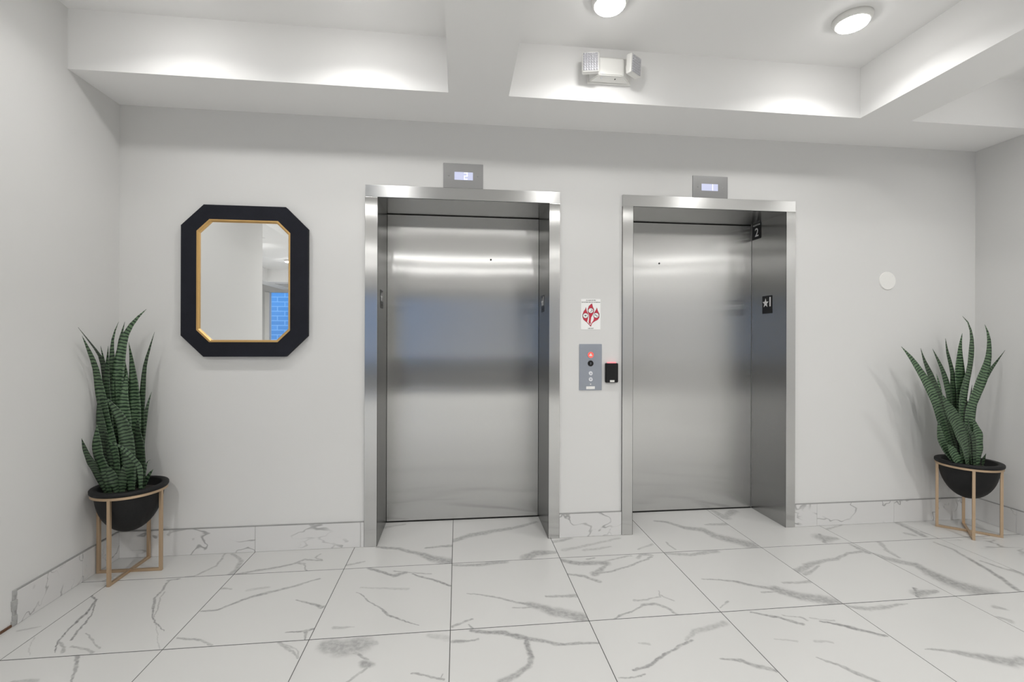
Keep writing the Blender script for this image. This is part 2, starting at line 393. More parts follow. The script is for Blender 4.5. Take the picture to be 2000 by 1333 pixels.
VEINS = {
    (0, 1): [(0.06, 0.2, 0.097, 0.211, 0.0094, 0.0071, 0.4), (0.097, 0.211, 0.129, 0.224, 0.0074, 0.005, 0.4)],
    (1, 0): [(0.437, 0.262, 0.453, 0.107, 0.0076, 0.0063, 0.5), (0.453, 0.107, 0.394, 0.004, 0.0108, 0.0089, 0.5), (0.394, 0.004, 0.352, -0.001, 0.009, 0.0075, 0.5), (0.479, 0.257, 0.572, 0.157, 0.0108, 0.0129, 0.5), (0.572, 0.157, 0.59, 0.051, 0.0139, 0.016, 0.5), (0.59, 0.051, 0.587, -0.004, 0.0209, 0.0238, 0.5)],
    (1, 1): [(0.006, 0.467, 0.048, 0.431, 0.005, 0.0045, 0.9), (0.048, 0.431, 0.091, 0.299, 0.0064, 0.0055, 0.9), (0.091, 0.299, 0.101, 0.21, 0.0072, 0.0063, 0.9), (0.101, 0.21, 0.132, 0.108, 0.005, 0.0042, 0.9), (0.132, 0.108, 0.177, 0.024, 0.0032, 0.0027, 0.9), (0.048, 0.431, 0.126, 0.281, 0.0032, 0.0037, 0.8), (0.126, 0.281, 0.166, 0.146, 0.005, 0.0055, 0.8), (0.166, 0.146, 0.18, 0.108, 0.005, 0.0057, 0.8), (0.209, 0.154, 0.27, 0.098, 0.0032, 0.0043, 0.5), (0.27, 0.098, 0.332, 0.034, 0.0041, 0.0051, 0.5), (0.132, 0.108, 0.188, 0.061, 0.0054, 0.0064, 0.5), (0.188, 0.061, 0.209, 0.02, 0.008, 0.0092, 0.5), (0.217, 0.058, 0.293, 0.027, 0.0057, 0.0074, 0.5), (0.293, 0.027, 0.327, 0.007, 0.0061, 0.0074, 0.5), (0.33, 0.597, 0.29, 0.583, 0.0079, 0.0116, 0.7), (0.29, 0.583, 0.326, 0.424, 0.0056, 0.0069, 0.7), (0.326, 0.424, 0.373, 0.311, 0.0055, 0.0066, 0.7), (0.373, 0.311, 0.444, 0.205, 0.0045, 0.0035, 0.8), (0.444, 0.205, 0.528, 0.131, 0.0038, 0.0028, 0.8), (0.335, 0.473, 0.38, 0.34, 0.0038, 0.0036, 0.5), (0.38, 0.34, 0.422, 0.249, 0.0031, 0.003, 0.5), (0.456, 0.191, 0.579, 0.007, 0.0026, 0.002, 0.35), (0.008, 0.139, 0.091, 0.017, 0.0025, 0.0031, 0.3)],
    (1, 2): [(0.279, 0.615, 0.332, 0.542, 0.0096, 0.0064, 0.7), (0.332, 0.542, 0.373, 0.461, 0.0078, 0.0041, 0.7), (0.15, 0.486, 0.242, 0.476, 0.0051, 0.0127, 0.4)],
    (2, 0): [(0.007, 0, 0.165, 0.042, 0.0124, 0.0119, 0.6), (0.165, 0.042, 0.281, 0.092, 0.0121, 0.0116, 0.6), (0.281, 0.092, 0.324, 0.141, 0.0106, 0.01, 0.6), (0.324, 0.141, 0.423, 0.109, 0.0089, 0.0082, 0.6), (0.279, 0.099, 0.331, 0.086, 0.0111, 0.0111, 0.6), (0.331, 0.086, 0.378, -0.001, 0.0052, 0.0051, 0.6), (0.419, 0.12, 0.374, 0.158, 0.0061, 0.0057, 0.5), (0.374, 0.158, 0.397, 0.202, 0.0075, 0.0069, 0.5)],
    (2, 1): [(0.012, 0.274, 0.077, 0.278, 0.0067, 0.0078, 0.7), (0.077, 0.278, 0.169, 0.36, 0.0086, 0.0103, 0.7), (0.169, 0.36, 0.245, 0.4, 0.0105, 0.012, 0.7), (0.245, 0.4, 0.364, 0.456, 0.012, 0.0096, 0.6), (0.364, 0.456, 0.471, 0.516, 0.0096, 0.0071, 0.6), (0.416, 0.325, 0.486, 0.286, 0.0043, 0.008, 0.7), (0.486, 0.286, 0.563, 0.247, 0.0082, 0.012, 0.7), (0.007, 0.469, 0.059, 0.458, 0.0112, 0.0067, 0.5), (0.458, 0.06, 0.53, 0.065, 0.0037, 0.0065, 0.8), (0.53, 0.065, 0.572, 0.076, 0.0068, 0.0098, 0.8), (0.54, 0.058, 0.556, 0.007, 0.01, 0.0039, 0.7), (0.014, 0.073, 0.122, 0.049, 0.0061, 0.0076, 0.6), (0.122, 0.049, 0.185, 0.007, 0.0054, 0.0064, 0.6), (0.151, 0.444, 0.24, 0.461, 0.016, 0.0108, 0.3)],
    (2, 2): [(0.459, 0.608, 0.518, 0.561, 0.011, 0.0081, 0.5), (0.518, 0.561, 0.562, 0.492, 0.0067, 0.0043, 0.5), (0.484, 0.599, 0.54, 0.559, 0.0034, 0.0039, 0.4), (0.54, 0.559, 0.564, 0.497, 0.0032, 0.0036, 0.4)],
    (3, 0): [(0.14, 0.258, 0.273, 0.219, 0.0129, 0.0192, 0.6), (0.273, 0.219, 0.386, 0.147, 0.0166, 0.0216, 0.6), (0.386, 0.147, 0.485, 0.068, 0.0226, 0.0354, 0.65), (0.485, 0.068, 0.583, 0.013, 0.039, 0.0528, 0.65), (0.434, 0.214, 0.52, 0.229, 0.0104, 0.014, 0.6), (0.52, 0.229, 0.585, 0.232, 0.0141, 0.0176, 0.6), (0.008, 0.044, 0.095, 0.077, 0.0125, 0.0079, 0.5), (0.137, 0.559, 0.263, 0.598, 0.0217, 0.0132, 0.4)],
    (3, 1): [(0.136, 0.603, 0.232, 0.543, 0.0113, 0.0118, 0.7), (0.232, 0.543, 0.284, 0.508, 0.0116, 0.0122, 0.7), (0.284, 0.508, 0.338, 0.531, 0.0154, 0.0165, 0.7), (0.278, 0.557, 0.367, 0.528, 0.0065, 0.0064, 0.5), (0.367, 0.528, 0.479, 0.506, 0.0067, 0.0066, 0.5), (0.379, 0.511, 0.487, 0.448, 0.0069, 0.0085, 0.8), (0.487, 0.448, 0.587, 0.373, 0.008, 0.0093, 0.8), (0.118, 0.364, 0.248, 0.215, 0.003, 0.0056, 0.7), (0.248, 0.215, 0.307, 0.15, 0.0057, 0.0083, 0.7), (0.307, 0.15, 0.379, 0.094, 0.0076, 0.0052, 0.7), (0.379, 0.094, 0.454, 0.046, 0.0055, 0.0031, 0.7), (0.127, 0.406, 0.265, 0.382, 0.0071, 0.0094, 0.3), (0.265, 0.382, 0.375, 0.365, 0.0095, 0.0118, 0.3), (0.079, 0.074, 0.173, 0.064, 0.0107, 0.0045, 0.4)],
    (3, 2): [(0.089, 0.565, 0.159, 0.541, 0.0422, 0.0453, 0.55), (0.159, 0.541, 0.213, 0.557, 0.0545, 0.0593, 0.55), (0.198, 0.559, 0.277, 0.562, 0.0492, 0.0134, 0.5), (0.209, 0.507, 0.274, 0.463, 0.0084, 0.0059, 0.6), (0.268, 0.437, 0.287, 0.428, 0.0245, 0.0183, 0.7), (0.276, 0.411, 0.217, 0.346, 0.007, 0.0067, 0.5), (0.451, 0.363, 0.534, 0.334, 0.005, 0.0056, 0.6), (0.534, 0.334, 0.578, 0.313, 0.0054, 0.006, 0.6), (0.564, 0.322, 0.574, 0.344, 0.0032, 0.0032, 0.5), (0.498, 0.591, 0.59, 0.557, 0.016, 0.0221, 0.3)],
    (4, 0): [(0.003, 0.298, 0.106, 0.368, 0.0226, 0.0265, 0.6), (0.106, 0.368, 0.188, 0.393, 0.0298, 0.0338, 0.6), (0.188, 0.393, 0.397, 0.458, 0.03, 0.0232, 0.55), (0.397, 0.458, 0.582, 0.541, 0.0221, 0.0152, 0.55), (0.431, 0.027, 0.491, 0.071, 0.0411, 0.0284, 0.6), (0.491, 0.071, 0.617, 0.076, 0.0365, 0.0193, 0.6)],
    (4, 1): [(0.004, 0.592, 0.136, 0.576, 0.0116, 0.0174, 0.55), (0.136, 0.576, 0.301, 0.603, 0.0173, 0.0234, 0.55), (0.076, 0.292, 0.212, 0.248, 0.0045, 0.0074, 0.6), (0.212, 0.248, 0.311, 0.181, 0.0068, 0.0093, 0.6), (0.311, 0.181, 0.379, 0.166, 0.01, 0.0128, 0.6), (0.378, 0.163, 0.469, 0.093, 0.0255, 0.0311, 0.6), (0.469, 0.093, 0.554, 0.051, 0.0324, 0.0384, 0.6), (0.554, 0.051, 0.617, 0.007, 0.0375, 0.0431, 0.6), (0.467, 0.217, 0.616, 0.213, 0.0089, 0.0157, 0.55), (0.293, 0.135, 0.383, 0.135, 0.0062, 0.0082, 0.5), (0.008, 0.017, 0.092, 0.074, 0.0083, 0.006, 0.6), (0.079, 0.028, 0.102, -0.01, 0.0053, 0.0052, 0.6)],
    (4, 2): [(0.09, 0.6, 0.236, 0.565, 0.0121, 0.0154, 0.75), (0.236, 0.565, 0.338, 0.513, 0.0148, 0.0178, 0.75), (0.338, 0.513, 0.445, 0.472, 0.0148, 0.0113, 0.65), (0.445, 0.472, 0.618, 0.457, 0.0112, 0.0081, 0.65), (0.009, 0.535, 0.073, 0.531, 0.0082, 0.0074, 0.6), (0.073, 0.531, 0.122, 0.54, 0.0074, 0.0066, 0.6), (0.32, 0.521, 0.319, 0.469, 0.0119, 0.0111, 0.75), (0.319, 0.469, 0.324, 0.402, 0.0113, 0.0104, 0.75), (0.324, 0.402, 0.306, 0.352, 0.0112, 0.0122, 0.6), (0.306, 0.352, 0.258, 0.313, 0.0145, 0.0157, 0.6), (0.258, 0.313, 0.194, 0.283, 0.0169, 0.0182, 0.6)],
    (5, 0): [(0.007, 0.217, 0.132, 0.257, 0.0227, 0.0132, 0.5), (0.049, 0.099, 0.181, 0.134, 0.0182, 0.0165, 0.35), (0.181, 0.134, 0.31, 0.184, 0.0156, 0.0139, 0.35), (0.31, 0.184, 0.44, 0.224, 0.0146, 0.0127, 0.35), (0.493, 0.056, 0.611, 0.118, 0.0097, 0.01, 0.4), (0.167, 0.082, 0.342, 0.104, 0.0157, 0.0096, 0.35)],
    (5, 1): [(-0.002, 0.581, 0.092, 0.538, 0.0181, 0.0239, 0.65), (0.092, 0.538, 0.244, 0.522, 0.0237, 0.0296, 0.65), (0.156, 0.581, 0.202, 0.592, 0.0111, 0.0084, 0.55), (0.254, 0.52, 0.205, 0.463, 0.0083, 0.0163, 0.6), (0.205, 0.463, 0.148, 0.409, 0.0178, 0.0262, 0.6), (0.254, 0.553, 0.418, 0.591, 0.0081, 0.0083, 0.5), (0.148, 0.409, 0.254, 0.427, 0.01, 0.0101, 0.6), (0.254, 0.427, 0.403, 0.494, 0.0088, 0.0091, 0.6), (0.403, 0.494, 0.54, 0.567, 0.0086, 0.0089, 0.6), (0.549, 0.588, 0.49, 0.606, 0.0134, 0.0203, 0.5), (0.49, 0.606, 0.452, 0.565, 0.0102, 0.0134, 0.5), (0.001, 0.416, 0.085, 0.397, 0.0108, 0.0135, 0.6), (0.085, 0.397, 0.152, 0.324, 0.0123, 0.0143, 0.6), (0.267, 0.141, 0.329, 0.138, 0.0076, 0.0069, 0.5), (0.329, 0.138, 0.402, 0.159, 0.0059, 0.0053, 0.5), (0.402, 0.159, 0.423, 0.206, 0.0034, 0.003, 0.5), (0.295, 0.099, 0.355, 0.093, 0.0127, 0.0117, 0.6), (0.355, 0.093, 0.398, 0.05, 0.0121, 0.0109, 0.6), (0.398, 0.05, 0.426, -0.003, 0.0099, 0.0087, 0.6), (0.294, 0.096, 0.211, 0.042, 0.0059, 0.006, 0.6), (0.211, 0.042, 0.143, 0.021, 0.0071, 0.0073, 0.6), (0.143, 0.021, 0.108, -0.006, 0.0059, 0.006, 0.6), (0.415, 0.165, 0.455, 0.113, 0.0069, 0.0056, 0.5)],
    (5, 2): [(0.008, 0.248, 0.07, 0.246, 0.0051, 0.0051, 0.6), (0.07, 0.246, 0.118, 0.26, 0.0045, 0.0046, 0.6), (0.077, 0.284, 0.142, 0.302, 0.0059, 0.0084, 0.7), (0.142, 0.302, 0.22, 0.345, 0.0075, 0.0099, 0.7), (0.22, 0.345, 0.295, 0.391, 0.0075, 0.0071, 0.7), (0.295, 0.391, 0.394, 0.432, 0.0079, 0.0075, 0.7), (0.16, 0.441, 0.201, 0.425, 0.0068, 0.0102, 0.35), (0.37, 0.438, 0.436, 0.486, 0.0075, 0.011, 0.4), (0.436, 0.486, 0.601, 0.526, 0.0145, 0.0194, 0.4), (0.456, 0.31, 0.533, 0.286, 0.0063, 0.0078, 0.6), (0.533, 0.286, 0.57, 0.251, 0.0085, 0.01, 0.6), (0.57, 0.251, 0.626, 0.225, 0.0095, 0.011, 0.6)],
    (6, 0): [(0.153, 0.475, 0.219, 0.446, 0.0119, 0.0205, 0.6), (0.219, 0.446, 0.306, 0.333, 0.0189, 0.026, 0.6), (0.306, 0.333, 0.4, 0.293, 0.0277, 0.0355, 0.6), (0.4, 0.293, 0.441, 0.189, 0.0296, 0.037, 0.6), (0.441, 0.189, 0.502, 0.127, 0.0432, 0.0519, 0.6), (0.502, 0.127, 0.579, 0.041, 0.0513, 0.0591, 0.6), (0.474, 0.371, 0.629, 0.367, 0.0125, 0.0251, 0.5), (0.075, 0.134, 0.085, 0.032, 0.0074, 0.0072, 0.5)],
    (6, 1): [(0.008, 0.602, 0.137, 0.569, 0.0169, 0.0201, 0.5), (0.137, 0.569, 0.319, 0.592, 0.0172, 0.0203, 0.5), (0.073, 0.299, 0.222, 0.251, 0.0056, 0.0101, 0.6), (0.222, 0.251, 0.319, 0.187, 0.0106, 0.015, 0.6), (0.319, 0.187, 0.39, 0.161, 0.0143, 0.0186, 0.6), (0.39, 0.161, 0.461, 0.086, 0.0339, 0.042, 0.6), (0.461, 0.086, 0.552, 0.044, 0.04, 0.048, 0.6), (0.552, 0.044, 0.602, 0.002, 0.0507, 0.0587, 0.6), (0.467, 0.211, 0.616, 0.206, 0.0096, 0.0145, 0.5), (0.302, 0.134, 0.38, 0.133, 0.0066, 0.0066, 0.5), (0.014, 0.034, 0.087, 0.079, 0.0039, 0.0066, 0.5)],
    (6, 2): [(0.136, 0.597, 0.244, 0.536, 0.0069, 0.009, 0.7), (0.244, 0.536, 0.313, 0.488, 0.0091, 0.0112, 0.7), (0.27, 0.558, 0.336, 0.54, 0.0064, 0.0064, 0.5), (0.336, 0.54, 0.355, 0.507, 0.0069, 0.0069, 0.5), (0.378, 0.525, 0.473, 0.49, 0.0055, 0.0054, 0.4), (0.413, 0.493, 0.468, 0.464, 0.0067, 0.01, 0.8), (0.468, 0.464, 0.521, 0.425, 0.0104, 0.0136, 0.8), (0.521, 0.425, 0.582, 0.381, 0.0136, 0.01, 0.7), (0.582, 0.381, 0.611, 0.368, 0.0093, 0.0062, 0.7), (0.121, 0.401, 0.203, 0.38, 0.0054, 0.0071, 0.3), (0.282, 0.366, 0.345, 0.353, 0.0104, 0.0069, 0.35), (0.206, 0.273, 0.259, 0.226, 0.0037, 0.0073, 0.6), (0.259, 0.226, 0.291, 0.177, 0.0073, 0.0107, 0.6), (0.291, 0.177, 0.336, 0.13, 0.0107, 0.0087, 0.6)],
    (7, 0): [(0.063, 0.501, 0.185, 0.587, 0.0243, 0.0373, 0.5), (0.039, 0.603, 0.05, 0.469, 0.0217, 0.0381, 0.5), (0.504, 0.136, 0.443, 0.026, 0.0123, 0.0168, 0.7), (0.484, 0.083, 0.563, 0.072, 0.0649, 0.0231, 0.6)],
    (7, 1): [(-0.004, 0.308, 0.111, 0.372, 0.0269, 0.0216, 0.55), (0.111, 0.372, 0.199, 0.398, 0.0283, 0.0205, 0.55), (0.204, 0.404, 0.336, 0.427, 0.0166, 0.0161, 0.55), (0.336, 0.427, 0.466, 0.482, 0.012, 0.0117, 0.55), (0.466, 0.482, 0.565, 0.5, 0.0158, 0.0151, 0.55), (0.021, 0.28, 0.173, 0.354, 0.0155, 0.0081, 0.5), (0.58, 0.595, 0.583, 0.532, 0.0138, 0.0169, 0.6), (0.583, 0.532, 0.589, 0.476, 0.0179, 0.021, 0.6), (0.482, 0.083, 0.424, 0.013, 0.0092, 0.0111, 0.75), (0.453, 0.04, 0.564, 0.055, 0.0354, 0.0126, 0.6)],
    (7, 2): [(0, 0.592, 0.08, 0.557, 0.0125, 0.0197, 0.5), (0.08, 0.557, 0.176, 0.568, 0.0132, 0.0184, 0.5), (0.176, 0.568, 0.312, 0.579, 0.014, 0.0053, 0.45), (0.065, 0.276, 0.161, 0.244, 0.0037, 0.0127, 0.55), (0.161, 0.244, 0.241, 0.208, 0.0135, 0.0228, 0.55), (0.241, 0.208, 0.309, 0.166, 0.0264, 0.0358, 0.6), (0.309, 0.166, 0.392, 0.167, 0.0222, 0.0285, 0.6)],
    (8, 0): [(-0.031, 0.197, 0.121, 0.251, 0.0131, 0.0107, 0.5), (0.121, 0.251, 0.339, 0.356, 0.0089, 0.007, 0.5), (0.58, 0.28, 0.57, 0.172, 0.0208, 0.0222, 0.65), (0.57, 0.172, 0.551, 0.043, 0.0209, 0.0219, 0.65), (0.469, 0.088, 0.5, 0.062, 0.021, 0.0208, 0.5), (0.597, 0.109, 0.613, -0.005, 0.0119, 0.0115, 0.4)],
    (8, 1): [(0.175, 0.603, 0.118, 0.496, 0.0157, 0.0113, 0.5), (0.118, 0.496, 0.106, 0.404, 0.0184, 0.0119, 0.5), (-0.022, 0.476, 0.023, 0.402, 0.0249, 0.0297, 0.55), (0.023, 0.402, 0.075, 0.341, 0.0301, 0.0349, 0.55), (0.075, 0.341, 0.116, 0.304, 0.0345, 0.0393, 0.55), (0.116, 0.304, 0.105, 0.194, 0.0352, 0.0421, 0.65), (0.105, 0.194, 0.114, 0.109, 0.0483, 0.056, 0.65), (0.114, 0.109, 0.156, 0.039, 0.0602, 0.0723, 0.6), (0.156, 0.039, 0.182, 0.003, 0.0724, 0.0848, 0.6), (0.525, 0.565, 0.532, 0.463, 0.0105, 0.0132, 0.55), (0.532, 0.463, 0.502, 0.338, 0.0103, 0.0121, 0.55), (0.502, 0.338, 0.463, 0.215, 0.0139, 0.016, 0.7), (0.463, 0.215, 0.432, 0.13, 0.015, 0.0169, 0.7), (0.432, 0.13, 0.379, 0.018, 0.0152, 0.0166, 0.7), (0.54, 0.312, 0.56, 0.245, 0.0106, 0.0104, 0.5), (0.56, 0.245, 0.591, 0.141, 0.0104, 0.01, 0.5), (0.593, 0.201, 0.591, 0.141, 0.0141, 0.0173, 0.6)],
    (8, 2): [(0.087, 0.504, 0.117, 0.482, 0.0175, 0.0116, 0.5), (0.013, 0.432, 0.03, 0.403, 0.0117, 0.0174, 0.5)],
    (9, 0): [(0.42, 0.2, 0.447, 0.119, 0.0179, 0.0175, 0.4), (0.447, 0.119, 0.478, -0.015, 0.0169, 0.0162, 0.4)],
}
LEAVES_TALL = [
    (0.040, [[-0.113, 0.045, 0.462], [-0.133, 0.031, 0.927], [-0.13, -0.003, 1.108], [-0.133, -0.027, 1.178], [-0.133, -0.101, 1.255], [-0.133, -0.175, 1.327]]),
    (0.053, [[-0.04, -0.022, 0.488], [-0.053, -0.025, 0.627], [-0.079, -0.027, 0.743], [-0.106, -0.029, 0.858], [-0.126, -0.041, 1.012], [-0.125, -0.073, 1.127], [-0.129, -0.115, 1.218], [-0.127, -0.158, 1.284]]),
    (0.047, [[-0.067, -0.008, 0.477], [-0.099, -0.009, 0.778], [-0.109, -0.01, 0.932], [-0.112, -0.011, 1.009], [-0.108, -0.012, 1.124], [-0.103, -0.013, 1.231]]),
    (0.048, [[-0.072, 0.038, 0.463], [-0.105, 0.043, 0.847], [-0.12, 0.047, 1.081], [-0.127, 0.052, 1.214], [-0.122, 0.057, 1.293], [-0.101, 0.062, 1.364]]),
    (0.042, [[-0.048, 0.022, 0.467], [-0.073, 0.026, 1.005], [-0.076, 0.03, 1.215], [-0.068, 0.034, 1.293], [-0.054, 0.038, 1.364]]),
    (0.060, [[-0.05, 0.015, 0.47], [-0.081, 0.017, 0.889], [-0.072, 0.018, 1.083], [-0.055, 0.02, 1.223], [-0.035, 0.022, 1.301], [0.007, 0.023, 1.371], [0.063, 0.025, 1.433]]),
    (0.061, [[-0.005, 0.022, 0.466], [0.007, 0.025, 0.769], [0.005, 0.028, 0.925], [-0.005, 0.032, 1.043], [-0.018, 0.035, 1.16], [-0.034, 0.038, 1.25]]),
    (0.032, [[0.02, 0.03, 0.467], [0.035, 0.033, 0.72], [0.034, 0.037, 0.845], [0.039, 0.04, 1.002], [0.047, 0.043, 1.12], [0.067, 0.047, 1.215], [0.091, 0.05, 1.308]]),
    (0.027, [[0.026, 0.038, 0.468], [0.032, 0.044, 0.702], [0.039, 0.05, 0.804], [0.052, 0.056, 0.897], [0.07, 0.062, 0.976]]),
    (0.060, [[-0.012, 0.0, 0.473], [-0.028, 0.0, 0.814], [-0.031, 0.0, 0.945], [-0.024, 0.0, 1.038], [-0.013, 0.0, 1.093]]),
    (0.068, [[0.035, -0.045, 0.47], [0.028, -0.051, 0.632], [0.017, -0.057, 0.755], [-0.004, -0.063, 0.839], [-0.041, -0.069, 0.913], [-0.081, -0.075, 0.97]]),
    (0.060, [[0.068, -0.015, 0.475], [0.063, -0.018, 0.622], [0.057, -0.02, 0.7], [0.051, -0.022, 0.778], [0.053, -0.025, 0.841]]),
    (0.053, [[-0.07, -0.045, 0.474], [-0.095, -0.052, 0.575], [-0.116, -0.06, 0.653], [-0.119, -0.068, 0.73], [-0.114, -0.075, 0.819]]),
    (0.042, [[-0.11, -0.022, 0.468], [-0.135, -0.026, 0.523], [-0.129, -0.08, 0.606], [-0.13, -0.124, 0.684], [-0.135, -0.148, 0.761]]),
    (0.060, [[-0.105, 0.022, 0.469], [-0.123, 0.006, 0.66], [-0.119, -0.03, 0.782], [-0.121, -0.046, 0.876], [-0.125, -0.053, 0.975]]),
    (0.027, [[0.109, -0.075, 0.492], [0.101, -0.085, 0.578], [0.083, -0.095, 0.627], [0.055, -0.105, 0.671], [0.021, -0.115, 0.711], [-0.027, -0.125, 0.736]]),
    (0.037, [[0.004, -0.068, 0.471], [0.022, -0.09, 0.56], [0.046, -0.112, 0.619]]),
    (0.048, [[-0.011, -0.064, 0.466], [-0.036, -0.085, 0.552], [-0.044, -0.106, 0.611]]),
    (0.021, [[0.06, 0.0, 0.455], [0.088, 0.0, 0.512], [0.116, 0.0, 0.556]]),
    (0.011, [[0.041, 0.03, 0.462], [0.058, 0.04, 0.575], [0.074, 0.05, 0.597]]),
    (0.035, [[-0.11, 0.052, 0.46], [-0.135, 0.044, 0.925], [-0.136, 0.006, 1.138], [-0.134, -0.023, 1.231]]),
    (0.056, [[-0.041, 0.045, 0.46], [-0.055, 0.055, 0.844], [-0.077, 0.065, 1.143], [-0.087, 0.075, 1.206]]),
]
LEAVES_FAN = [
    (0.068, [[-0.124, -0.015, 0.472], [-0.18, -0.016, 0.638], [-0.234, -0.018, 0.772], [-0.271, -0.019, 0.874], [-0.326, -0.021, 0.976], [-0.388, -0.022, 1.07], [-0.459, -0.024, 1.163], [-0.527, -0.025, 1.234]]),
    (0.060, [[-0.08, 0.0, 0.466], [-0.152, 0.0, 0.673], [-0.205, 0.0, 0.831], [-0.25, 0.0, 0.957], [-0.294, 0.0, 1.06], [-0.334, 0.0, 1.146], [-0.358, 0.0, 1.222]]),
    (0.065, [[-0.053, 0.022, 0.468], [-0.114, 0.025, 0.866], [-0.128, 0.028, 0.953], [-0.152, 0.032, 1.049], [-0.185, 0.035, 1.128], [-0.228, 0.038, 1.217]]),
    (0.056, [[-0.035, 0.03, 0.465], [-0.077, 0.034, 0.904], [-0.077, 0.038, 1.032], [-0.091, 0.042, 1.119], [-0.109, 0.046, 1.199], [-0.117, 0.05, 1.286]]),
    (0.068, [[-0.017, 0.022, 0.467], [-0.024, 0.025, 0.865], [-0.034, 0.028, 1.024], [-0.031, 0.032, 1.144], [-0.023, 0.035, 1.24], [-0.004, 0.038, 1.321]]),
    (0.082, [[-0.044, 0.0, 0.473], [-0.054, 0.0, 0.79], [-0.037, 0.0, 0.948], [-0.001, 0.0, 1.082], [0.014, 0.0, 1.185], [0.018, 0.0, 1.304], [-0.007, 0.0, 1.391], [-0.049, 0.0, 1.435]]),
    (0.065, [[-0.017, -0.008, 0.467], [-0.001, -0.008, 0.79], [0.033, -0.009, 0.893], [0.086, -0.01, 1.019], [0.122, -0.01, 1.114], [0.137, -0.011, 1.201], [0.133, -0.012, 1.304], [0.103, -0.013, 1.381]]),
    (0.036, [[0.028, 0.015, 0.46], [0.056, 0.017, 0.809], [0.085, 0.018, 0.888], [0.132, 0.02, 0.984], [0.189, 0.022, 1.071], [0.246, 0.023, 1.137], [0.257, -0.015, 1.21]]),
    (0.061, [[0.028, 0.022, 0.466], [0.042, 0.027, 0.824], [0.057, 0.033, 0.903], [0.072, 0.038, 0.973]]),
    (0.089, [[-0.077, -0.06, 0.459], [-0.109, -0.068, 0.57], [-0.145, -0.076, 0.649], [-0.198, -0.084, 0.752], [-0.26, -0.092, 0.845], [-0.314, -0.1, 0.932]]),
    (0.026, [[-0.001, -0.038, 0.458], [-0.018, -0.044, 0.632], [-0.061, -0.05, 0.685], [-0.113, -0.056, 0.738], [-0.16, -0.062, 0.786]]),
    (0.065, [[0.04, -0.022, 0.469], [0.04, -0.027, 0.612], [0.015, -0.033, 0.692], [-0.011, -0.038, 0.764]]),
    (0.056, [[-0.173, -0.022, 0.483], [-0.219, -0.027, 0.602], [-0.251, -0.033, 0.681], [-0.269, -0.038, 0.762]]),
    (0.051, [[-0.134, -0.045, 0.472], [-0.195, -0.06, 0.562], [-0.249, -0.075, 0.607]]),
    (0.024, [[0.086, -0.015, 0.434], [0.088, -0.02, 0.487], [0.101, -0.025, 0.525]]),
    (0.044, [[-0.071, 0.022, 0.468], [-0.165, 0.027, 0.827], [-0.186, 0.033, 0.985], [-0.199, 0.038, 1.05]]),
    (0.060, [[-0.008, 0.015, 0.468], [0.013, 0.018, 0.746], [0.017, 0.022, 0.865], [0.014, 0.025, 0.88]]),
    (0.051, [[0.0, -0.03, 0.464], [-0.027, -0.037, 0.6], [-0.053, -0.043, 0.719], [-0.066, -0.05, 0.774]]),
]
# ------------------------------------------------------------------ dimensions (metres)
XL, XR = -1.955, 3.675            # side walls of the lift lobby
ZS, ZC = 2.626, 2.93              # beam underside, ceiling
YB, YF = 0.38, -11.0              # behind the doors, far storefront
YS = -0.365                       # front edge of the soffit over the lifts
YE = -2.05                        # where the left wall ends and the hall widens
XW = -7.0
LIFTS = [(-0.57, -0.495, 0.573, 0.643), (1.057, 1.128, 2.206, 2.273)]   # outer, inner, inner, outer
ZD0, ZD1 = 2.142, 2.215           # underside and top of the lift header
YD = 0.365                        # face of the lift door panel

# ------------------------------------------------------------------ walls
bm = bmesh.new()
xs = [XL - 0.1, LIFTS[0][1] - 0.002, LIFTS[0][2] + 0.002, LIFTS[1][1] - 0.002, LIFTS[1][2] + 0.002, XR + 0.1]
for i in range(0, 6, 2):
    box(bm, xs[i], xs[i + 1], 0, YB, 0, ZS)
for i in (1, 3):
    box(bm, xs[i], xs[i + 1], 0, YB, ZD0 + 0.002, ZS)
struct('wall_back', bm, M['wall'], 'pale grey painted wall around two lift doors')
struct('wall_left', B(XL - 0.14, XL, YE, 0, 0, ZC), M['wall'], 'pale grey side wall left of the mirror')
struct('wall_left_return', B(XW - 0.14, XL - 0.14, YE, YE + 0.14, 0, ZC), M['wall'])
struct('wall_left_hall', B(XW - 0.14, XW, YF, YE, 0, ZC), M['wall'])
struct('wall_right', B(XR, XR + 0.14, YF, 0, 0, ZC), M['wall'], 'pale grey side wall beside the fan-leaved plant')

# ------------------------------------------------------------------ ceiling with beams
ceil = struct('ceiling', B(XW - 0.14, XR + 0.14, YF - 0.2, YB, ZC, ZC + 0.1), M['white'], 'white coffered ceiling with dropped beams')
obj('soffit', B(XL, XR, YS, YB, ZS, ZC), M['white'], ceil)
CROSS = [(-2.04, -1.55), (-4.15, -3.80), (-9.4, -9.0)]
LONG = [(-0.061, 0.272), (2.425, 2.765)]
for a, b in CROSS:
    obj('cross_beam', B(XL if a > YE - 0.01 else XW, XR, a, b, ZS, ZC), M['white'], ceil)
edges = [YS] + [v for a, b in CROSS for v in (b, a)] + [YF]
for k in range(0, len(edges), 2):
    for x0, x1 in LONG + ([(-2.6, -2.28), (-4.9, -4.56)] if k else []):
        obj('beam', B(x0, x1, edges[k + 1], edges[k], ZS, ZC), M['white'], ceil)

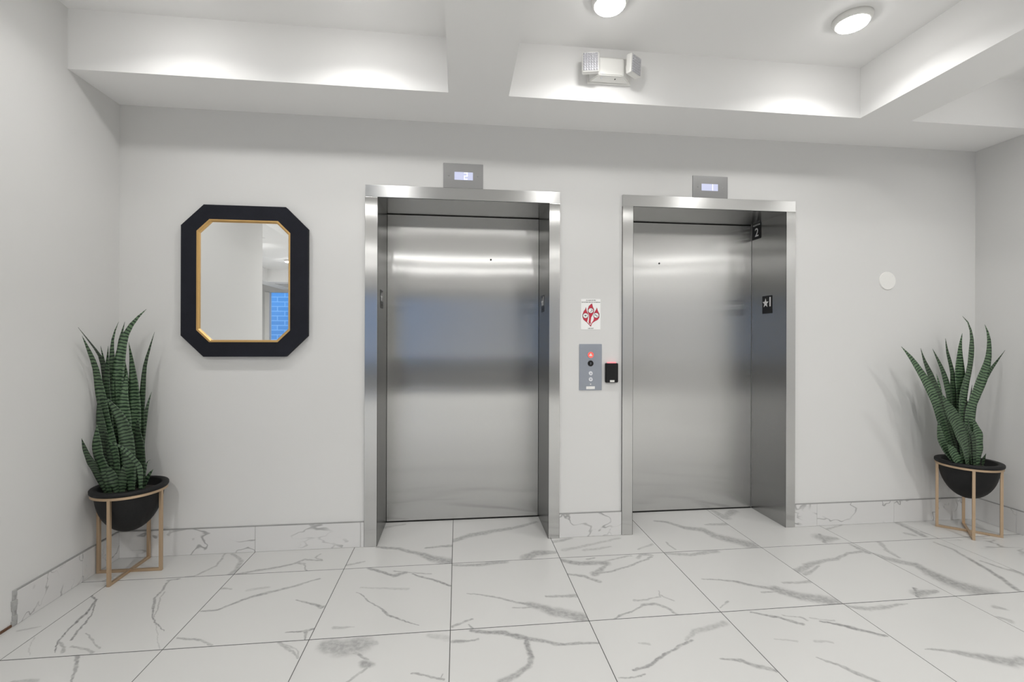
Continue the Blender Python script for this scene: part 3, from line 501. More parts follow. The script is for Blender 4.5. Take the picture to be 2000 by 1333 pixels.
# ------------------------------------------------------------------ floor and its tiles
COLS = [-1.955, -1.798, -1.2013, -0.6262, -0.0336, 0.5888, 1.2215, 1.8488, 2.46, 3.07, 3.675]
ROWS = [0.37, -0.2776, -0.892, -1.506]
while ROWS[-1] > -3.5: ROWS.append(ROWS[-1] - 0.6145)
floor_bm = bmesh.new()
box(floor_bm, XW - 0.14, XR + 0.14, ROWS[-1], YB + 0.2, -0.1, -0.0010)
floor = struct('floor', floor_bm, M['grout'], 'white marble-look tiled floor with grey veins')
mfar = marble('marble_tile_far', None, 3.3, grid=0.61)
obj('hall_paving', B(XW - 0.14, XR + 0.14, YF, ROWS[-1], -0.1, 0), mfar, floor)
mfree = marble('marble_tile_free', None, 1.1, axes='any')
g, gy, ch = 0.0016, 0.0026, 0.0008
def tile_bm(x0, x1, y0, y1):
    b = bmesh.new()
    lo = [b.verts.new((x, y, -0.012)) for x, y in ((x0 + g, y0 + gy), (x1 - g, y0 + gy), (x1 - g, y1 - gy), (x0 + g, y1 - gy))]
    mi = [b.verts.new((v.co.x, v.co.y, -0.0008)) for v in lo]
    h, k = g + ch, gy + ch
    up = [b.verts.new((x, y, 0)) for x, y in ((x0 + h, y0 + k), (x1 - h, y0 + k), (x1 - h, y1 - k), (x0 + h, y1 - k))]
    b.faces.new(up); b.faces.new(lo[::-1])
    for i in range(4):
        j = (i + 1) % 4
        b.faces.new((lo[i], lo[j], mi[j], mi[i])); b.faces.new((mi[i], mi[j], up[j], up[i]))
    return b
for r in range(len(ROWS) - 1):
    for c in range(len(COLS) - 1):
        x0, x1, y0, y1 = COLS[c], COLS[c + 1], ROWS[r + 1], ROWS[r]
        v = VEINS.get((c, r))
        m = marble('marble_tile_%d_%d' % (c, r), v, 1.0 + c * 0.37 + r * 1.13) if v else mfree
        obj('tile', tile_bm(x0, x1, y0, y1), m, floor, origin=(x0, y0, 0))
x = COLS[0]
while x > XW:                                    # hall to the left, beyond the wall's end
    for r in range(3, len(ROWS) - 1):
        if ROWS[r] < YE + 0.1: obj('tile', tile_bm(x - 0.61, x, ROWS[r + 1], ROWS[r]), mfree, floor, origin=(x - 0.61, ROWS[r + 1], 0))
    x -= 0.61

# ------------------------------------------------------------------ marble skirting
BH, BT = 0.150, 0.010
mskirt = marble('marble_skirting', None, 5.2, scale=1.5, axes='any', base=(0.64, 0.635, 0.63))
def skirting(name, pieces, cap, label):
    e = bpy.data.objects.new(name, None); C.objects.link(e); e['kind'] = 'structure'; e['label'] = label
    e.location = pieces[0][0], pieces[0][2], 0
    for x0, x1, y0, y1 in pieces:
        obj('skirting_tile', B(x0, x1, y0, y1, 0.0008, BH, 0.0008), mskirt, e)
    for x0, x1, y0, y1 in cap:
        obj('sealant', B(x0, x1, y0, y1, BH, BH + 0.006), M['capgrout'], e)
    return e
s = 0.0008
def xs_pieces(cuts): return [(a + s, b - s, -BT, -0.0005) for a, b in zip(cuts, cuts[1:])]
skirting('baseboard_back_left', xs_pieces([XL + BT, -1.201, -0.592, -0.571]), [(XL + BT, -0.571, -BT * 0.9, -0.0005)], 'marble skirting under the mirror')
skirting('baseboard_back_middle', xs_pieces([0.644, 1.056]), [(0.644, 1.056, -BT * 0.9, -0.0005)], 'short marble skirting between the lifts')
skirting('baseboard_back_right', xs_pieces([2.274, 2.44, 3.024, XR - BT]), [(2.274, XR - BT, -BT * 0.9, -0.0005)], 'marble skirting right of the lifts')
skirting('baseboard_right', [(XR - BT, XR - 0.0005, a + s, b - s) for a, b in ((-0.26, -0.0015), (-0.87, -0.26), (-1.48, -0.87))],
         [(XR - BT * 0.9, XR - 0.0005, -1.48, -0.0015)], 'marble skirting along the right wall')
bl = skirting('baseboard_left', [(XL + 0.0005, XL + BT, a + s, b - s) for a, b in ((-0.274, -0.0015), (-0.64, -0.274))],
              [(XL + 0.0005, XL + BT * 0.9, -0.64, -0.0015)], 'marble skirting along the left wall, ending in a sealed edge')
bm = bmesh.new()
for k in range(7):                                # smeared bead of sealant on the cut end
    z0 = 0.001 + k * 0.0222
    box(bm, XL + 0.0005, XL + 0.009 + 0.004 * math.sin(k * 2.1), -0.657 - 0.004 * math.cos(k * 1.7), -0.6405, z0, z0 + 0.0225, 0.001)
obj('sealant_end', bm, mat('grey_sealant_bead', (0.36, 0.36, 0.355), 0.35, vary=0.4), bl)
struct('trim_1', B(XL + 0.0005, XL + 0.006, YE, -0.662, 0.0005, 0.011), M['brown'], 'thin brown gap at the foot of the left wall')

# ------------------------------------------------------------------ lift entrances
def lift(n, xo0, xi0, xi1, xo1, hole, label):
    e = bpy.data.objects.new('door_%d' % n, None); C.objects.link(e); e['kind'] = 'structure'; e['label'] = label
    e.location = ((xi0 + xi1) / 2, 0, 0)
    t = 0.014
    obj('header', B(xo0, xo1, -t, -0.0005, ZD0, ZD1, 0.0015), M['header'], e)
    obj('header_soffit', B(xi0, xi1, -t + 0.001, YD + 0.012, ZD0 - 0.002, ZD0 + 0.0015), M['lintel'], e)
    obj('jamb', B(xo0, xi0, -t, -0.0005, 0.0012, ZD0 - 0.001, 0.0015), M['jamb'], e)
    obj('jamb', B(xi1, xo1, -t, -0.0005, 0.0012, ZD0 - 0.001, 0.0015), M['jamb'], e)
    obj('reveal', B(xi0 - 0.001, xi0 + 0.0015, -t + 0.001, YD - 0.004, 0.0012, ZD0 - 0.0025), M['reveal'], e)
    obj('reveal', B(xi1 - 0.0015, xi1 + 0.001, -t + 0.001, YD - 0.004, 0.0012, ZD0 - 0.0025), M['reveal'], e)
    d = obj('door_panel', B(xi0 + 0.004, xi1 - 0.004, YD, YD + 0.012, 0.009, ZD0 - 0.009), M['doorsteel'], e)
    obj('shaft_gap', B(xi0 - 0.03, xi1 + 0.03, YB + 0.001, YB + 0.02, 0.0, ZD0 + 0.03), M['gap'], e)
    obj('sill', B(xi0 + 0.002, xi1 - 0.002, YD - 0.004, YD + 0.012, 0.0006, 0.004), M['gap'], e)
    b = bmesh.new(); disc_y(b, hole[0], hole[1], 0.0065, YD - 0.002, YD - 0.0002, 20)
    obj('release_hole', b, M['black'], d)
    return e
lift(1, *LIFTS[0], (0.226, 1.835), 'brushed steel lift door with the display reading 2')
lift(2, *LIFTS[1], (1.473, 1.836), 'brushed steel lift door with the display reading 1')

# position displays above the headers
def seg_digit(bm, ch, x, z, hgt, y):
    wd, th = hgt * 0.5, hgt * 0.10
    hs = {'2': 'abged', '1': 'bc'}[ch]
    R = {'a': (x, x + wd, z + hgt - th, z + hgt), 'g': (x, x + wd, z + hgt / 2 - th / 2, z + hgt / 2 + th / 2), 'd': (x, x + wd, z, z + th),
         'b': (x + wd - th, x + wd, z + hgt / 2, z + hgt), 'c': (x + wd - th, x + wd, z, z + hgt / 2), 'e': (x, x + th, z, z + hgt / 2)}
    for k in hs:
        a = R[k]; box(bm, a[0], a[1], y, y + 0.0006, a[2], a[3])
def display(x0, x1, z0, z1, sx0, sx1, sz0, sz1, ch, label):
    t = thing('position_display', label, 'display', ((x0 + x1) / 2, 0, z0), 'floor displays above the lifts')
    b = B(x0, x1, -0.004, -0.0005, z0, z1, 0.0008); obj('face_plate', b, M['plate'], t)
    obj('screen', B(sx0, sx1, -0.0052, -0.0041, sz0, sz1), M['lcd'], t)
    b = bmesh.new(); seg_digit(b, ch, sx0 + (sx1 - sx0) * 0.52, sz0 + 0.003, (sz1 - sz0) - 0.006, -0.006)
    obj('digit', b, M['lcdtext'], t)
    for xx in (x0 + 0.035, x1 - 0.035):
        b = bmesh.new(); disc_y(b, xx, (sz0 + sz1) / 2, 0.003, -0.0048, -0.0041, 12); obj('screw', b, M['jamb'], t)
display(-0.098, 0.150, 2.2185, 2.372, -0.029, 0.086, 2.270, 2.319, '2', 'small steel floor display above the lift door nearer the mirror')
display(1.540, 1.787, 2.2185, 2.363, 1.602, 1.717, 2.266, 2.311, '1', 'small steel floor display above the lift door beside the card reader')

# floor marks on the door reveals
def star(r, n=5):
    return [((r if k % 2 == 0 else r * 0.42) * math.sin(PI * k / n), (r if k % 2 == 0 else r * 0.42) * math.cos(PI * k / n)) for k in range(2 * n)]
def flat_poly(pts, xf, depth=0.0004):
    bm = bmesh.new()
    a = [bm.verts.new((x, y, depth)) for x, y in pts]; b = [bm.verts.new((x, y, -depth)) for x, y in pts]
    bm.faces.new(a); bm.faces.new(b[::-1])
    for i in range(len(pts)):
        bm.faces.new((a[i], b[i], b[(i + 1) % len(pts)], a[(i + 1) % len(pts)]))
    bmesh.ops.transform(bm, matrix=xf, verts=bm.verts)
    return bm
def floor_mark(x, sgn, y0, y1, z0, z1, label):
    """sgn -1: plate on a reveal facing -x, +1: facing +x"""
    t = thing('floor_mark', label, 'sign', (x, (y0 + y1) / 2, z0), 'star-and-1 floor marks on the lift reveals')
    obj('plate', B(min(x, x + sgn * 0.0015), max(x, x + sgn * 0.0015), y0, y1, z0, z1), M['black'], t)
    xf = (face_left if sgn < 0 else face_right)
    yc, zc, hh = (y0 + y1) / 2, z0 + (z1 - z0) * 0.62, z1 - z0
    d = -1 if sgn < 0 else 1                       # text runs towards -y on a left-facing reveal
    obj('star', flat_poly(star(hh * 0.27), xf(x + sgn * 0.002, yc - d * (y1 - y0) * 0.16, zc - 0.004)), M['ink'], t)
    obj('numeral', text_bm('1', hh * 0.72, xf(x + sgn * 0.002, yc + d * (y1 - y0) * 0.30, zc), weight=0.002), M['ink'], t)
    for i in range(4):
        b = bmesh.new(); bmesh.ops.create_icosphere(b, subdivisions=1, radius=0.0017)
        bmesh.ops.translate(b, verts=b.verts, vec=(x + sgn * 0.0018, yc + (i - 1.5) * 0.012, z0 + 0.02))
        obj('braille_dot', b, M['black'], t)
floor_mark(2.2045, -1, 0.128, 0.236, 1.462, 1.590, 'black star and 1 plate on the wide lit reveal of the right lift')
floor_mark(0.5715, -1, 0.150, 0.255, 1.458, 1.572, 'black star and 1 plate on the right reveal of the left lift')
floor_mark(-0.4935, 1, 0.085, 0.190, 1.470, 1.585, 'black star and 1 plate on the left reveal of the left lift')
t = thing('lift_number_plate', 'black plate with a white 2 high in the corner of the right lift', 'sign', (2.2045, 0.305, 2.02))
obj('plate', B(2.203, 2.2045, 0.253, 0.358, 2.022, 2.138), M['black'], t)
obj('numeral', text_bm('2', 0.088, face_left(2.2025, 0.303, 2.070), weight=0.001), M['ink'], t)
obj('caption', text_bm('ELEVATOR', 0.017, face_left(2.2025, 0.305, 2.127)), M['ink'], t)

# ------------------------------------------------------------------ call station, reader, fire notice, cover
t = thing('call_panel', 'steel lift call panel with a red lamp, key switch and two buttons', 'call panel', (0.848, 0, 0.944))
x0, x1, z0, z1 = 0.774, 0.923, 0.944, 1.243
Wd, Hh = x1 - x0, z1 - z0
obj('face_plate', B(x0, x1, -0.004, -0.0005, z0, z1, 0.0008), M['callplate'], t)
cxp = x0 + Wd * 0.5
def zz(f): return z1 - Hh * f                    # f = share of the height from the top
b = bmesh.new(); disc_y(b, cxp, zz(0.235), 0.021, -0.0065, -0.0041, 32)
lamp = obj('fire_lamp', b, M['redlamp'], t)
obj('lamp_symbol', flat_poly([(-.009, -.008), (.009, -.008), (.011, -.003), (.006, .001), (.004, .009), (-.003, .010), (-.007, .002), (-.011, -.003)], face_front(cxp, -0.0069, zz(0.235))), M['plastic'], lamp)
b = bmesh.new(); ring_prism(b, [(cxp + .0225 * math.cos(a * PI / 16), zz(.235) + .0225 * math.sin(a * PI / 16)) for a in range(32)],
                            [(cxp + .0195 * math.cos(a * PI / 16), zz(.235) + .0195 * math.sin(a * PI / 16)) for a in range(32)], -0.0072, -0.0041)
obj('lamp_ring', b, M['callplate'], t)
b = bmesh.new(); disc_y(b, cxp, zz(0.42), 0.0195, -0.0075, -0.0041, 32, 0.018)
k = obj('key_switch', b, M['black'], t)
obj('key_slot', B(cxp - 0.0012, cxp + 0.0012, -0.0079, -0.0074, zz(.42) - 0.007, zz(.42) + 0.007), M['callplate'], k)
for f, up in ((0.635, 1), (0.765, -1)):
    b = bmesh.new(); disc_y(b, cxp + 0.0, zz(f), 0.0135, -0.0085, -0.0041, 28, 0.0125)
    bt = obj('call_button', b, M['button'], t)
    obj('arrow', flat_poly([(-.006, -.004 * up), (.006, -.004 * up), (0, .006 * up)][::up], face_front(cxp, -0.0088, zz(f))), M['callplate'], bt)
b = bmesh.new(); disc_y(b, cxp, zz(0.868), 0.004, -0.0055, -0.0041, 16); obj('pilot_light', b, M['ink'], t)
obj('label_strip', B(cxp - 0.029, cxp + 0.028, -0.0048, -0.0041, zz(0.975), zz(0.915)), M['plastic'], t)
rnd = random.Random(3)
for f, wdt in ((0.05, 0.0), ):
    pass

t = thing('card_reader', 'small black card reader with a red light bar beside the right lift', 'card reader', (0.986, 0, 0.994))
b = bmesh.new()
prism(b, [(0.944, 1.000), (0.948, 0.994), (1.023, 0.994), (1.027, 1.000), (1.027, 1.114), (1.024, 1.119), (0.947, 1.119), (0.944, 1.114)], -0.024, -0.0005)
bmesh.ops.bevel(b, geom=[e for e in b.edges if all(v.co.y < -0.02 for v in e.verts)], offset=0.004, segments=2, affect='EDGES')
obj('housing', b, M['black'], t)
obj('light_bar', B(0.957, 1.014, -0.020, -0.004, 1.1185, 1.126, 0.002), M['readlamp'], t)
obj('label_strip', B(0.971, 1.001, -0.0247, -0.0241, 0.998, 1.010), M['plastic'], t)

t = thing('fire_notice', 'white paper notice with three red flames between the lifts', 'notice', (0.849, 0, 1.337))
px0, px1, pz0, pz1 = 0.784, 0.914, 1.337, 1.535
obj('sheet', B(px0, px1, -0.0012, -0.0003, pz0, pz1), M['paper'], t)
SW = px1 - px0
def npt(u, v):                                   # sheet coordinates read off the notice: u 150..790, v 160..1165
    return (px0 + (u - 150) / 630 * SW, pz1 - (v - 160) / 1005 * (pz1 - pz0))
def npoly(pts, y, m, nm):
    b = bmesh.new(); prism(b, [npt(*q) for q in pts], y, y + 0.0003); return obj(nm, b, m, t)
def grow(pts, k):
    cx_ = sum(p[0] for p in pts) / len(pts); cy_ = sum(p[1] for p in pts) / len(pts)
    return [(cx_ + (p[0] - cx_) * k, cy_ + (p[1] - cy_) * k) for p in pts]
flames = [
    [(308, 440), (335, 560), (375, 650), (382, 740), (360, 850), (345, 915), (455, 1020), (460, 1055), (330, 920), (240, 845), (208, 770), (205, 680), (240, 580), (290, 510)],
    [(505, 325), (530, 430), (565, 510), (560, 610), (520, 690), (480, 760), (465, 870), (465, 955), (425, 965), (400, 920), (415, 800), (410, 690), (375, 600), (372, 500), (410, 400), (470, 345)],
    [(660, 455), (690, 560), (738, 660), (735, 770), (690, 840), (590, 895), (510, 955), (475, 1055), (458, 1020), (490, 950), (550, 870), (570, 800), (550, 720), (580, 610), (630, 530)]]
icons = [((295, 712), 78), ((465, 545), 78), ((640, 700), 78)]
for f, (c_, r_) in zip(flames, icons):
    npoly(grow(f, 1.05), -0.0017, M['darkink'], 'flame_outline')
    npoly(f, -0.0021, M['red'], 'flame')
    npoly([(c_[0] + r_ * 1.14 * math.cos(a * PI / 12), c_[1] + r_ * 1.14 * math.sin(a * PI / 12)) for a in range(24)], -0.0024, M['darkink'], 'pictogram_rim')
    npoly([(c_[0] + r_ * math.cos(a * PI / 12), c_[1] + r_ * math.sin(a * PI / 12)) for a in range(24)], -0.0028, M['paper'], 'pictogram_disc')
npoly([(255, 690), (335, 690), (335, 705), (300, 712), (335, 735), (300, 730), (265, 740), (285, 712), (255, 705)], -0.0032, M['darkink'], 'pictogram')
npoly([(440, 590), (500, 545), (470, 505), (485, 500), (520, 545), (450, 600)], -0.0032, M['darkink'], 'pictogram')
npoly([(590, 670), (620, 670), (690, 730), (690, 745), (650, 725), (640, 705), (590, 690)], -0.0032, M['darkink'], 'pictogram')
def ntext(s_, u, v, size): 
    x_, z_ = npt(u, v); obj('wording', text_bm(s_, size, face_front(x_, -0.0016, z_), depth=0.0002, weight=0.00012), M['darkink'], t)
ntext('IN CASE OF FIRE', 470, 208, 0.0088)
ntext('ELEVATORS ARE OUT OF SERVICE', 470, 270, 0.0082)
ntext('USE EXIT', 470, 1130, 0.0095)

b = bmesh.new(); disc_y(b, 2.975, 1.688, 0.064, -0.007, -0.0005, 48, 0.060)
cover = tag(obj('blanking_plate', b, M['plastic']), 'round white blanking plate on the wall right of the lifts', 'cover plate')
for dx, dz in ((-0.03, -0.03), (0.034, 0.034)):
    b = bmesh.new(); disc_y(b, 2.975 + dx, 1.688 + dz, 0.0032, -0.0078, -0.0069, 12); obj('screw', b, M['button'], cover)

# ------------------------------------------------------------------ mirror
def octo(x0, x1, z0, z1, c):
    return [(x0, z0 + c), (x0, z1 - c), (x0 + c, z1), (x1 - c, z1), (x1, z1 - c), (x1, z0 + c), (x1 - c, z0), (x0 + c, z0)]
t = thing('wall_mirror', 'octagonal mirror in a black textured frame with a gold inner lip', 'mirror', (-1.26, 0, 1.17))
k = 0.988                                          # face stands 35 mm proud of the wall
mx0, mx1, mz0, mz1 = -1.604, -0.899, 1.165, 2.055
gx0, gx1, gz0, gz1 = -1.518, -0.997, 1.251, 1.970
go, gi, gg = octo(gx0, gx1, gz0, gz1, 0.070), octo(gx0 + 0.008, gx1 - 0.008, gz0 + 0.008, gz1 - 0.008, 0.0675), octo(gx0 + 0.013, gx1 - 0.013, gz0 + 0.013, gz1 - 0.013, 0.066)
b = bmesh.new(); ring_prism(b, octo(mx0, mx1, mz0, mz1, 0.124), go, -0.035, -0.001); obj('frame', b, M['grasscloth'], t)
b = bmesh.new(); ring_prism(b, go, gi, -0.0375, -0.022, -0.0375); lip = obj('gold_lip', b, M['gold'], t)
b = bmesh.new(); ring_prism(b, gi, gg, -0.0340, -0.022, -0.0285); obj('inner_bead', b, M['gold'], lip)
b = bmesh.new(); prism(b, octo(gx0 + 0.002, gx1 - 0.002, gz0 + 0.002, gz1 - 0.002, 0.069), -0.0217, -0.010); obj('glass', b, M['mirror'], t)

# ------------------------------------------------------------------ planters and plants
def planter(cx, cy, rot, what):
    st = thing('plant_stand', 'gold metal four-legged stand carrying the bowl of the ' + what, 'stand', (cx, cy, 0), 'gold plant stands')
    R, hw = 0.156, 0.0075
    for i in range(4):
        a = rot + i * PI / 2
        b = B(-hw, hw, -hw, hw, 0.0005, 0.446, 0.001)
        bmesh.ops.transform(b, matrix=Matrix.Translation((cx + R * math.cos(a), cy + R * math.sin(a), 0)) @ Matrix.Rotation(a, 4, 'Z'), verts=b.verts)
        obj('leg', b, M['brass'], st)
    for i in range(2):
        a = rot + i * PI / 2
        b = B(-R, R, -hw * 0.95, hw * 0.95, 0.0005 + 0.0004 * i, 0.0145 + 0.0004 * i, 0.001)
        bmesh.ops.transform(b, matrix=Matrix.Translation((cx, cy, 0)) @ Matrix.Rotation(a, 4, 'Z'), verts=b.verts)
        obj('foot_bar', b, M['brass'], st)
    b = bmesh.new(); lathe(b, [(0.153, 0.440), (0.168, 0.440), (0.168, 0.453), (0.153, 0.453), (0.153, 0.440)], cx, cy, 56)
    obj('ring', b, M['brass'], st)
    po = thing('plant_pot', 'black half-round clay bowl holding the ' + what, 'pot', (cx, cy, 0.226), 'black bowls on gold stands')
    prof = [(0.0, 0.226)]
    for i in range(1, 13):
        a = i / 12 * PI / 2
        prof.append((0.151 * math.sin(a), 0.226 + 0.226 * (1 - math.cos(a))))
    prof += [(0.151, 0.4535), (0.169, 0.4545), (0.172, 0.459), (0.172, 0.471), (0.169, 0.475), (0.142, 0.475), (0.139, 0.472), (0.135, 0.430), (0.0, 0.425)]
    b = bmesh.new(); lathe(b, prof, cx, cy, 56); obj('bowl', b, M['pot'], po, smooth=True)
    b = bmesh.new(); lathe(b, [(0.134, 0.431), (0.1, 0.441), (0.05, 0.446), (0.0, 0.447)], cx, cy, 32)
    bmesh.ops.recalc_face_normals(b, faces=b.faces)
    obj('soil', b, M['soil'], po, smooth=True)

def catmull(P, n):
    Q = [P[0] * 2 - P[1]] + P + [P[-1] * 2 - P[-2]]
    out = []
    for i in range(1, len(Q) - 2):
        for k in range(n):
            t = k / n; p0, p1, p2, p3 = Q[i - 1:i + 3]
            out.append(0.5 * ((2 * p1) + (p2 - p0) * t + (2 * p0 - 5 * p1 + 4 * p2 - p3) * t * t + (3 * p1 - p0 - 3 * p2 + p3) * t ** 3))
    out.append(P[-1]); return out

def leaf_bm(cx, cy, width, pts, rnd):
    P = [Vector((cx + p[0], cy + p[1], p[2])) for p in pts]
    P[0].z = min(P[0].z, 0.436)
    P[0].x = cx + max(-0.10, min(0.10, P[0].x - cx)); P[0].y = cy + max(-0.08, min(0.08, P[0].y - cy))
    S = catmull(P, 5)
    # even re-sampling by arc length
    d = [0.0]
    for a, b in zip(S, S[1:]): d.append(d[-1] + (b - a).length)
    n = 18; sp = []
    for i in range(n + 1):
        t = d[-1] * i / n
        j = max(k for k in range(len(d)) if d[k] <= t + 1e-9); j = min(j, len(S) - 2)
        sp.append(S[j].lerp(S[j + 1], (t - d[j]) / max(1e-6, d[j + 1] - d[j])))
    tw0, tw1, ph = rnd.uniform(-0.45, 0.45), rnd.uniform(-0.45, 0.45), rnd.uniform(0, 6)
    bm = bmesh.new(); uvl = bm.loops.layers.uv.new('UVMap')
    front, back, uv = [], [], {}
    for i, c in enumerate(sp):
        t = i / n
        tan = (sp[min(i + 1, n)] - sp[max(i - 1, 0)]).normalized()
        yaw = tw0 * (1 - t) + tw1 * t
        face = Vector((math.sin(yaw) + 0.1, -math.cos(yaw), 0.0))
        side = tan.cross(face).normalized()
        nor = side.cross(tan).normalized()
        if nor.y > 0: nor = -nor
        prof = min(1.0, 0.52 + 1.3 * t) if t < 0.4 else (1.0 if t < 0.55 else max(0.0, 1 - ((t - 0.55) / 0.45) ** 1.7))
        hw = 0.5 * width * max(prof, 0.02) * (1 + 0.05 * math.sin(ph + t * 16))
        cup = 0.16 * hw
        fr, bk = [], []
        for k in range(5):
            s_ = (k - 2) / 2
            p = c + side * hw * s_ + nor * (cup * (abs(s_) ** 1.5) * 1.6 - cup) + nor * 0.06 * hw * math.sin(ph * 2 + t * 20) * s_
            th = 0.0016 * (1.15 - abs(s_) * 0.9) * (1 - 0.6 * t)
            a = bm.verts.new(p + nor * th); b_ = bm.verts.new(p - nor * th)
            uv[a] = uv[b_] = (s_ * hw, t * d[-1])
            fr.append(a); bk.append(b_)
        front.append(fr); back.append(bk)
    F = []
    for i in range(n):
        for k in range(4):
            F.append(bm.faces.new((front[i][k], front[i][k + 1], front[i + 1][k + 1], front[i + 1][k])))
            F.append(bm.faces.new((back[i][k], back[i + 1][k], back[i + 1][k + 1], back[i][k + 1])))
        for k in (0, 4):
            F.append(bm.faces.new((front[i][k], front[i + 1][k], back[i + 1][k], back[i][k])))
    for q in (0, n):
        for k in range(4): F.append(bm.faces.new((front[q][k], back[q][k], back[q][k + 1], front[q][k + 1])))
    for f in F:
        for l in f.loops: l[uvl].uv = uv[l.vert]
    return bm

def snake_plant(cx, cy, leaves, label, seed):
    t = thing('snake_plant', label, 'plant', (cx, cy, 0.44), 'snake plants in black bowls')
    rnd = random.Random(seed)
    for wd, pts in leaves:
        lf = obj('leaf', leaf_bm(cx, cy, wd, pts, rnd), M['leaf'], t, smooth=True)
        lf.color = (1, 1, 1, rnd.uniform(0.0, 1.0))          # natural difference from leaf to leaf

planter(-1.776, -0.183, 0.0, 'tall snake plant by the mirror')
snake_plant(-1.776, -0.183, LEAVES_TALL, 'tall dense snake plant with upright banded leaves left of the mirror', 4)
planter(3.37, -0.208, -0.73, 'fan-shaped snake plant in the right corner')
snake_plant(3.37, -0.208, LEAVES_FAN, 'shorter snake plant with leaves fanning out in the right corner', 9)

# ------------------------------------------------------------------ emergency light on the soffit front
t = thing('emergency_light', 'white twin-head emergency light on the bright soffit face', 'emergency light', (0.86, YS, 2.74))
b = bmesh.new()
x0, x1, z0, z1 = 0.735, 0.985, 2.752, 2.885
def hexa(b, r0, y0, r1, y1):
    a = [b.verts.new((x, y0, z)) for x, z in ((r0[0], r0[2]), (r0[1], r0[2]), (r0[1], r0[3]), (r0[0], r0[3]))]
    c = [b.verts.new((x, y1, z)) for x, z in ((r1[0], r1[2]), (r1[1], r1[2]), (r1[1], r1[3]), (r1[0], r1[3]))]
    b.faces.new(a); b.faces.new(c[::-1])
    for i in range(4): b.faces.new((a[i], c[i], c[(i + 1) % 4], a[(i + 1) % 4]))
hexa(b, (0.770, 0.908, 2.745, 2.838), YS - 0.065, (0.722, 0.964, 2.728, 2.872), YS - 0.012)
bmesh.ops.bevel(b, geom=list(b.edges), offset=0.004, segments=2, affect='EDGES')
obj('housing', b, M['plastic'], t)
obj('back_plate', B(0.716, 0.970, YS - 0.0125, YS - 0.0005, 2.724, 2.876, 0.003), M['plastic'], t)
for xh, ang in ((0.716, 0.2), (0.968, 0.62)):
    mt = Matrix.Translation((xh, YS - 0.078, 2.799)) @ Matrix.Rotation(ang * (-1 if xh < 0.8 else 1), 4, 'Z') @ Matrix.Rotation(0.06, 4, 'X')
    b = B(-0.047, 0.047, -0.012, 0.026, -0.054, 0.054, 0.011); bmesh.ops.transform(b, matrix=mt, verts=b.verts)
    hd = obj('lamp_head', b, M['plastic'], t, smooth=False)
    b = bmesh.new()                                 # faceted lens: a grid of little pyramids
    nx, nz, hx, hz = 6, 7, 0.041, 0.047
    for i in range(nx):
        for j in range(nz):
            ax, bx = -hx + 2 * hx * i / nx, -hx + 2 * hx * (i + 1) / nx
            az, bz = -hz + 2 * hz * j / nz, -hz + 2 * hz * (j + 1) / nz
            q = [b.verts.new(v) for v in ((ax, -0.0125, az), (bx, -0.0125, az), (bx, -0.0125, bz), (ax, -0.0125, bz))]
            tp = b.verts.new(((ax + bx) / 2, -0.0185, (az + bz) / 2))
            for e_ in range(4): b.faces.new((q[e_], q[(e_ + 1) % 4], tp))
    bmesh.ops.transform(b, matrix=mt, verts=b.verts)
    obj('lens', b, M['prism'], hd)
    b = bmesh.new()
    box(b, -0.012, 0.012, 0.015, 0.07, -0.012, 0.012)
    bmesh.ops.transform(b, matrix=mt, verts=b.verts); obj('swivel', b, M['plastic'], hd)
b = bmesh.new(); disc_y(b, 0.790, 2.738, 0.004, YS - 0.047, YS - 0.040, 12); obj('test_button', b, M['button'], t)
b = bmesh.new(); disc_y(b, 0.868, 2.737, 0.003, YS - 0.044, YS - 0.038, 12); obj('pilot_light', b, M['black'], t)

# ------------------------------------------------------------------ ceiling lamps
def downlight(x, y, label, power=1.0, lens='lens'):
    t = thing('ceiling_lamp', label, 'lamp', (x, y, ZC), 'round flush ceiling lamps')
    b = bmesh.new(); lathe(b, [(0.074, ZC - 0.030), (0.082, ZC - 0.027), (0.089, ZC - 0.014), (0.090, ZC - 0.0005), (0.074, ZC - 0.0005), (0.074, ZC - 0.030)], x, y, 40)
    obj('trim_ring', b, M['plastic'], t, smooth=True)
    b = bmesh.new(); lathe(b, [(0.0735, ZC - 0.029), (0.069, ZC - 0.037), (0.052, ZC - 0.044), (0.0, ZC - 0.048)], x, y, 40)
    obj('diffuser', b, M[lens], t, smooth=True)
    l = bpy.data.lights.new('lamp_light', 'AREA'); l.shape = 'DISK'; l.size = 0.12; l.spread = math.radians(142)
    l.energy = LAMP_W * power; l.color = (1.0, 0.99, 0.972)
    lo = bpy.data.objects.new('lamp_light', l); C.objects.link(lo); lo.parent = t; lo.location = (0, 0, -0.050)
downlight(2.005, -0.765, 'round lit ceiling lamp fully seen in the right coffer', 0.55)
downlight(0.725, -0.745, 'round lit ceiling lamp cut by the top of the photo above the emergency light', 0.46)
downlight(-1.36, -0.76, 'round ceiling lamp in the left coffer above the tall plant', 0.40)
downlight(-0.50, -0.76, 'round ceiling lamp in the left coffer beside the middle beam', 0.52)
downlight(3.22, -1.15, 'round ceiling lamp in the narrow coffer by the right wall', 0.7)
for y, row, pw in ((-3.1, 'just behind the camera', 1.9), (-5.9, 'in the middle of the hall', 2.5), (-7.6, 'nearest the storefront', 2.5)):
    for x, spot in ((-5.9, 'at the far left'), (-3.6, 'left of centre'), (-1.2, 'facing the mirror'), (1.35, 'facing the lifts'), (3.22, 'by the right wall')):
        downlight(x, y, 'round ceiling lamp ' + row + ', ' + spot, pw, 'halllens')

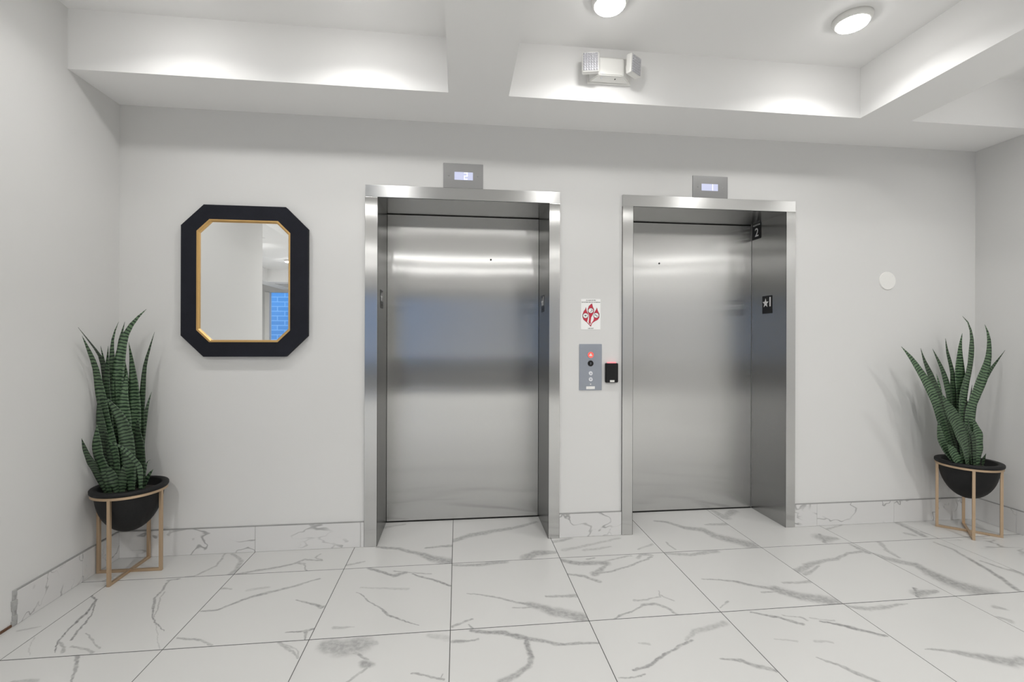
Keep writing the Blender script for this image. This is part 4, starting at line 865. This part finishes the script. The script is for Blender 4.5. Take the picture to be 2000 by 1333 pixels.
# ------------------------------------------------------------------ storefront at the far end of the hall
win = bpy.data.objects.new('window_1', None); C.objects.link(win); win['kind'] = 'structure'; win['label'] = 'white framed storefront glazing at the far end'
win.location = (-3.5, YF, 0)
ZW, XG, XH = 2.56, -5.264, -1.70
bm = bmesh.new()
box(bm, XW - 0.14, XR + 0.14, YF - 0.2, YF, ZW, ZC)
box(bm, XW - 0.14, XG - 0.125, YF - 0.2, YF, 0, ZW)
box(bm, XH + 0.05, XR + 0.14, YF - 0.2, YF, 0, ZW)
struct('wall_front', bm, M['wall'], 'wall around the storefront glazing')
obj('casing', B(XG - 0.125, XG, YF - 0.12, YF + 0.03, 0.0, ZW), M['plastic'], win)
nb = 3
for i in range(1, nb + 1):
    x = XG + (XH - XG) * i / nb
    obj('mullion', B(x - 0.05, x + 0.05, YF - 0.12, YF, 0.0, ZW), M['plastic'], win)
for i in range(nb):
    a, b_ = XG + (XH - XG) * i / nb + (0.05 if i else 0.0), XG + (XH - XG) * (i + 1) / nb - 0.05
    obj('transom', B(a, b_, YF - 0.11, YF - 0.01, 0.0, 0.10), M['plastic'], win)
    obj('pane', B(a, b_, YF - 0.065, YF - 0.057, 0.10, ZW), M['glass'], win)
struct('ground_outside', B(XW - 6, XR + 6, YF - 9, YF - 0.2, -0.12, -0.02), M['asphalt'])
fac = thing('facade', 'blue painted brick building seen through the storefront in the mirror', 'building', (-4.0, YF - 7.0, 0))
obj('brick_wall', B(XW - 6, XR + 6, YF - 7.2, YF - 7.0, -0.02, 6), M['blue'], fac)

# ------------------------------------------------------------------ low dark sofas in the hall behind the camera (seen as the dark band in the lift doors)
def sofa(cx, cy, label):
    t = thing('lounge_sofa', label, 'sofa', (cx, cy, 0), 'dark lounge sofas in the hall')
    W2 = 1.05
    obj('base', B(cx - W2, cx + W2, cy - 0.42, cy + 0.42, 0.12, 0.28, 0.01), M['fabric'], t)
    for i in range(2):
        obj('seat_cushion', B(cx - W2 + 0.18 + i * 0.87, cx - W2 + 1.04 + i * 0.87, cy - 0.20, cy + 0.42, 0.285, 0.43, 0.03), M['fabric'], t)
        obj('back_cushion', B(cx - W2 + 0.18 + i * 0.87, cx - W2 + 1.04 + i * 0.87, cy - 0.42, cy - 0.205, 0.285, 0.80, 0.04), M['fabric'], t)
        obj('armrest', B(cx - W2 + i * (2 * W2 - 0.175), cx - W2 + 0.175 + i * (2 * W2 - 0.175), cy - 0.42, cy + 0.42, 0.285, 0.60, 0.02), M['fabric'], t)
        for j in (-1, 1):
            obj('leg', B(cx + (2 * i - 1) * 0.98 - 0.02, cx + (2 * i - 1) * 0.98 + 0.02, cy + j * 0.36 - 0.02, cy + j * 0.36 + 0.02, 0.0005, 0.12), M['brass'], t)
sofa(-1.3, -7.6, 'dark sofa in the hall facing the lift nearer the mirror')
sofa(1.35, -7.6, 'dark sofa in the hall facing the lift beside the card reader')
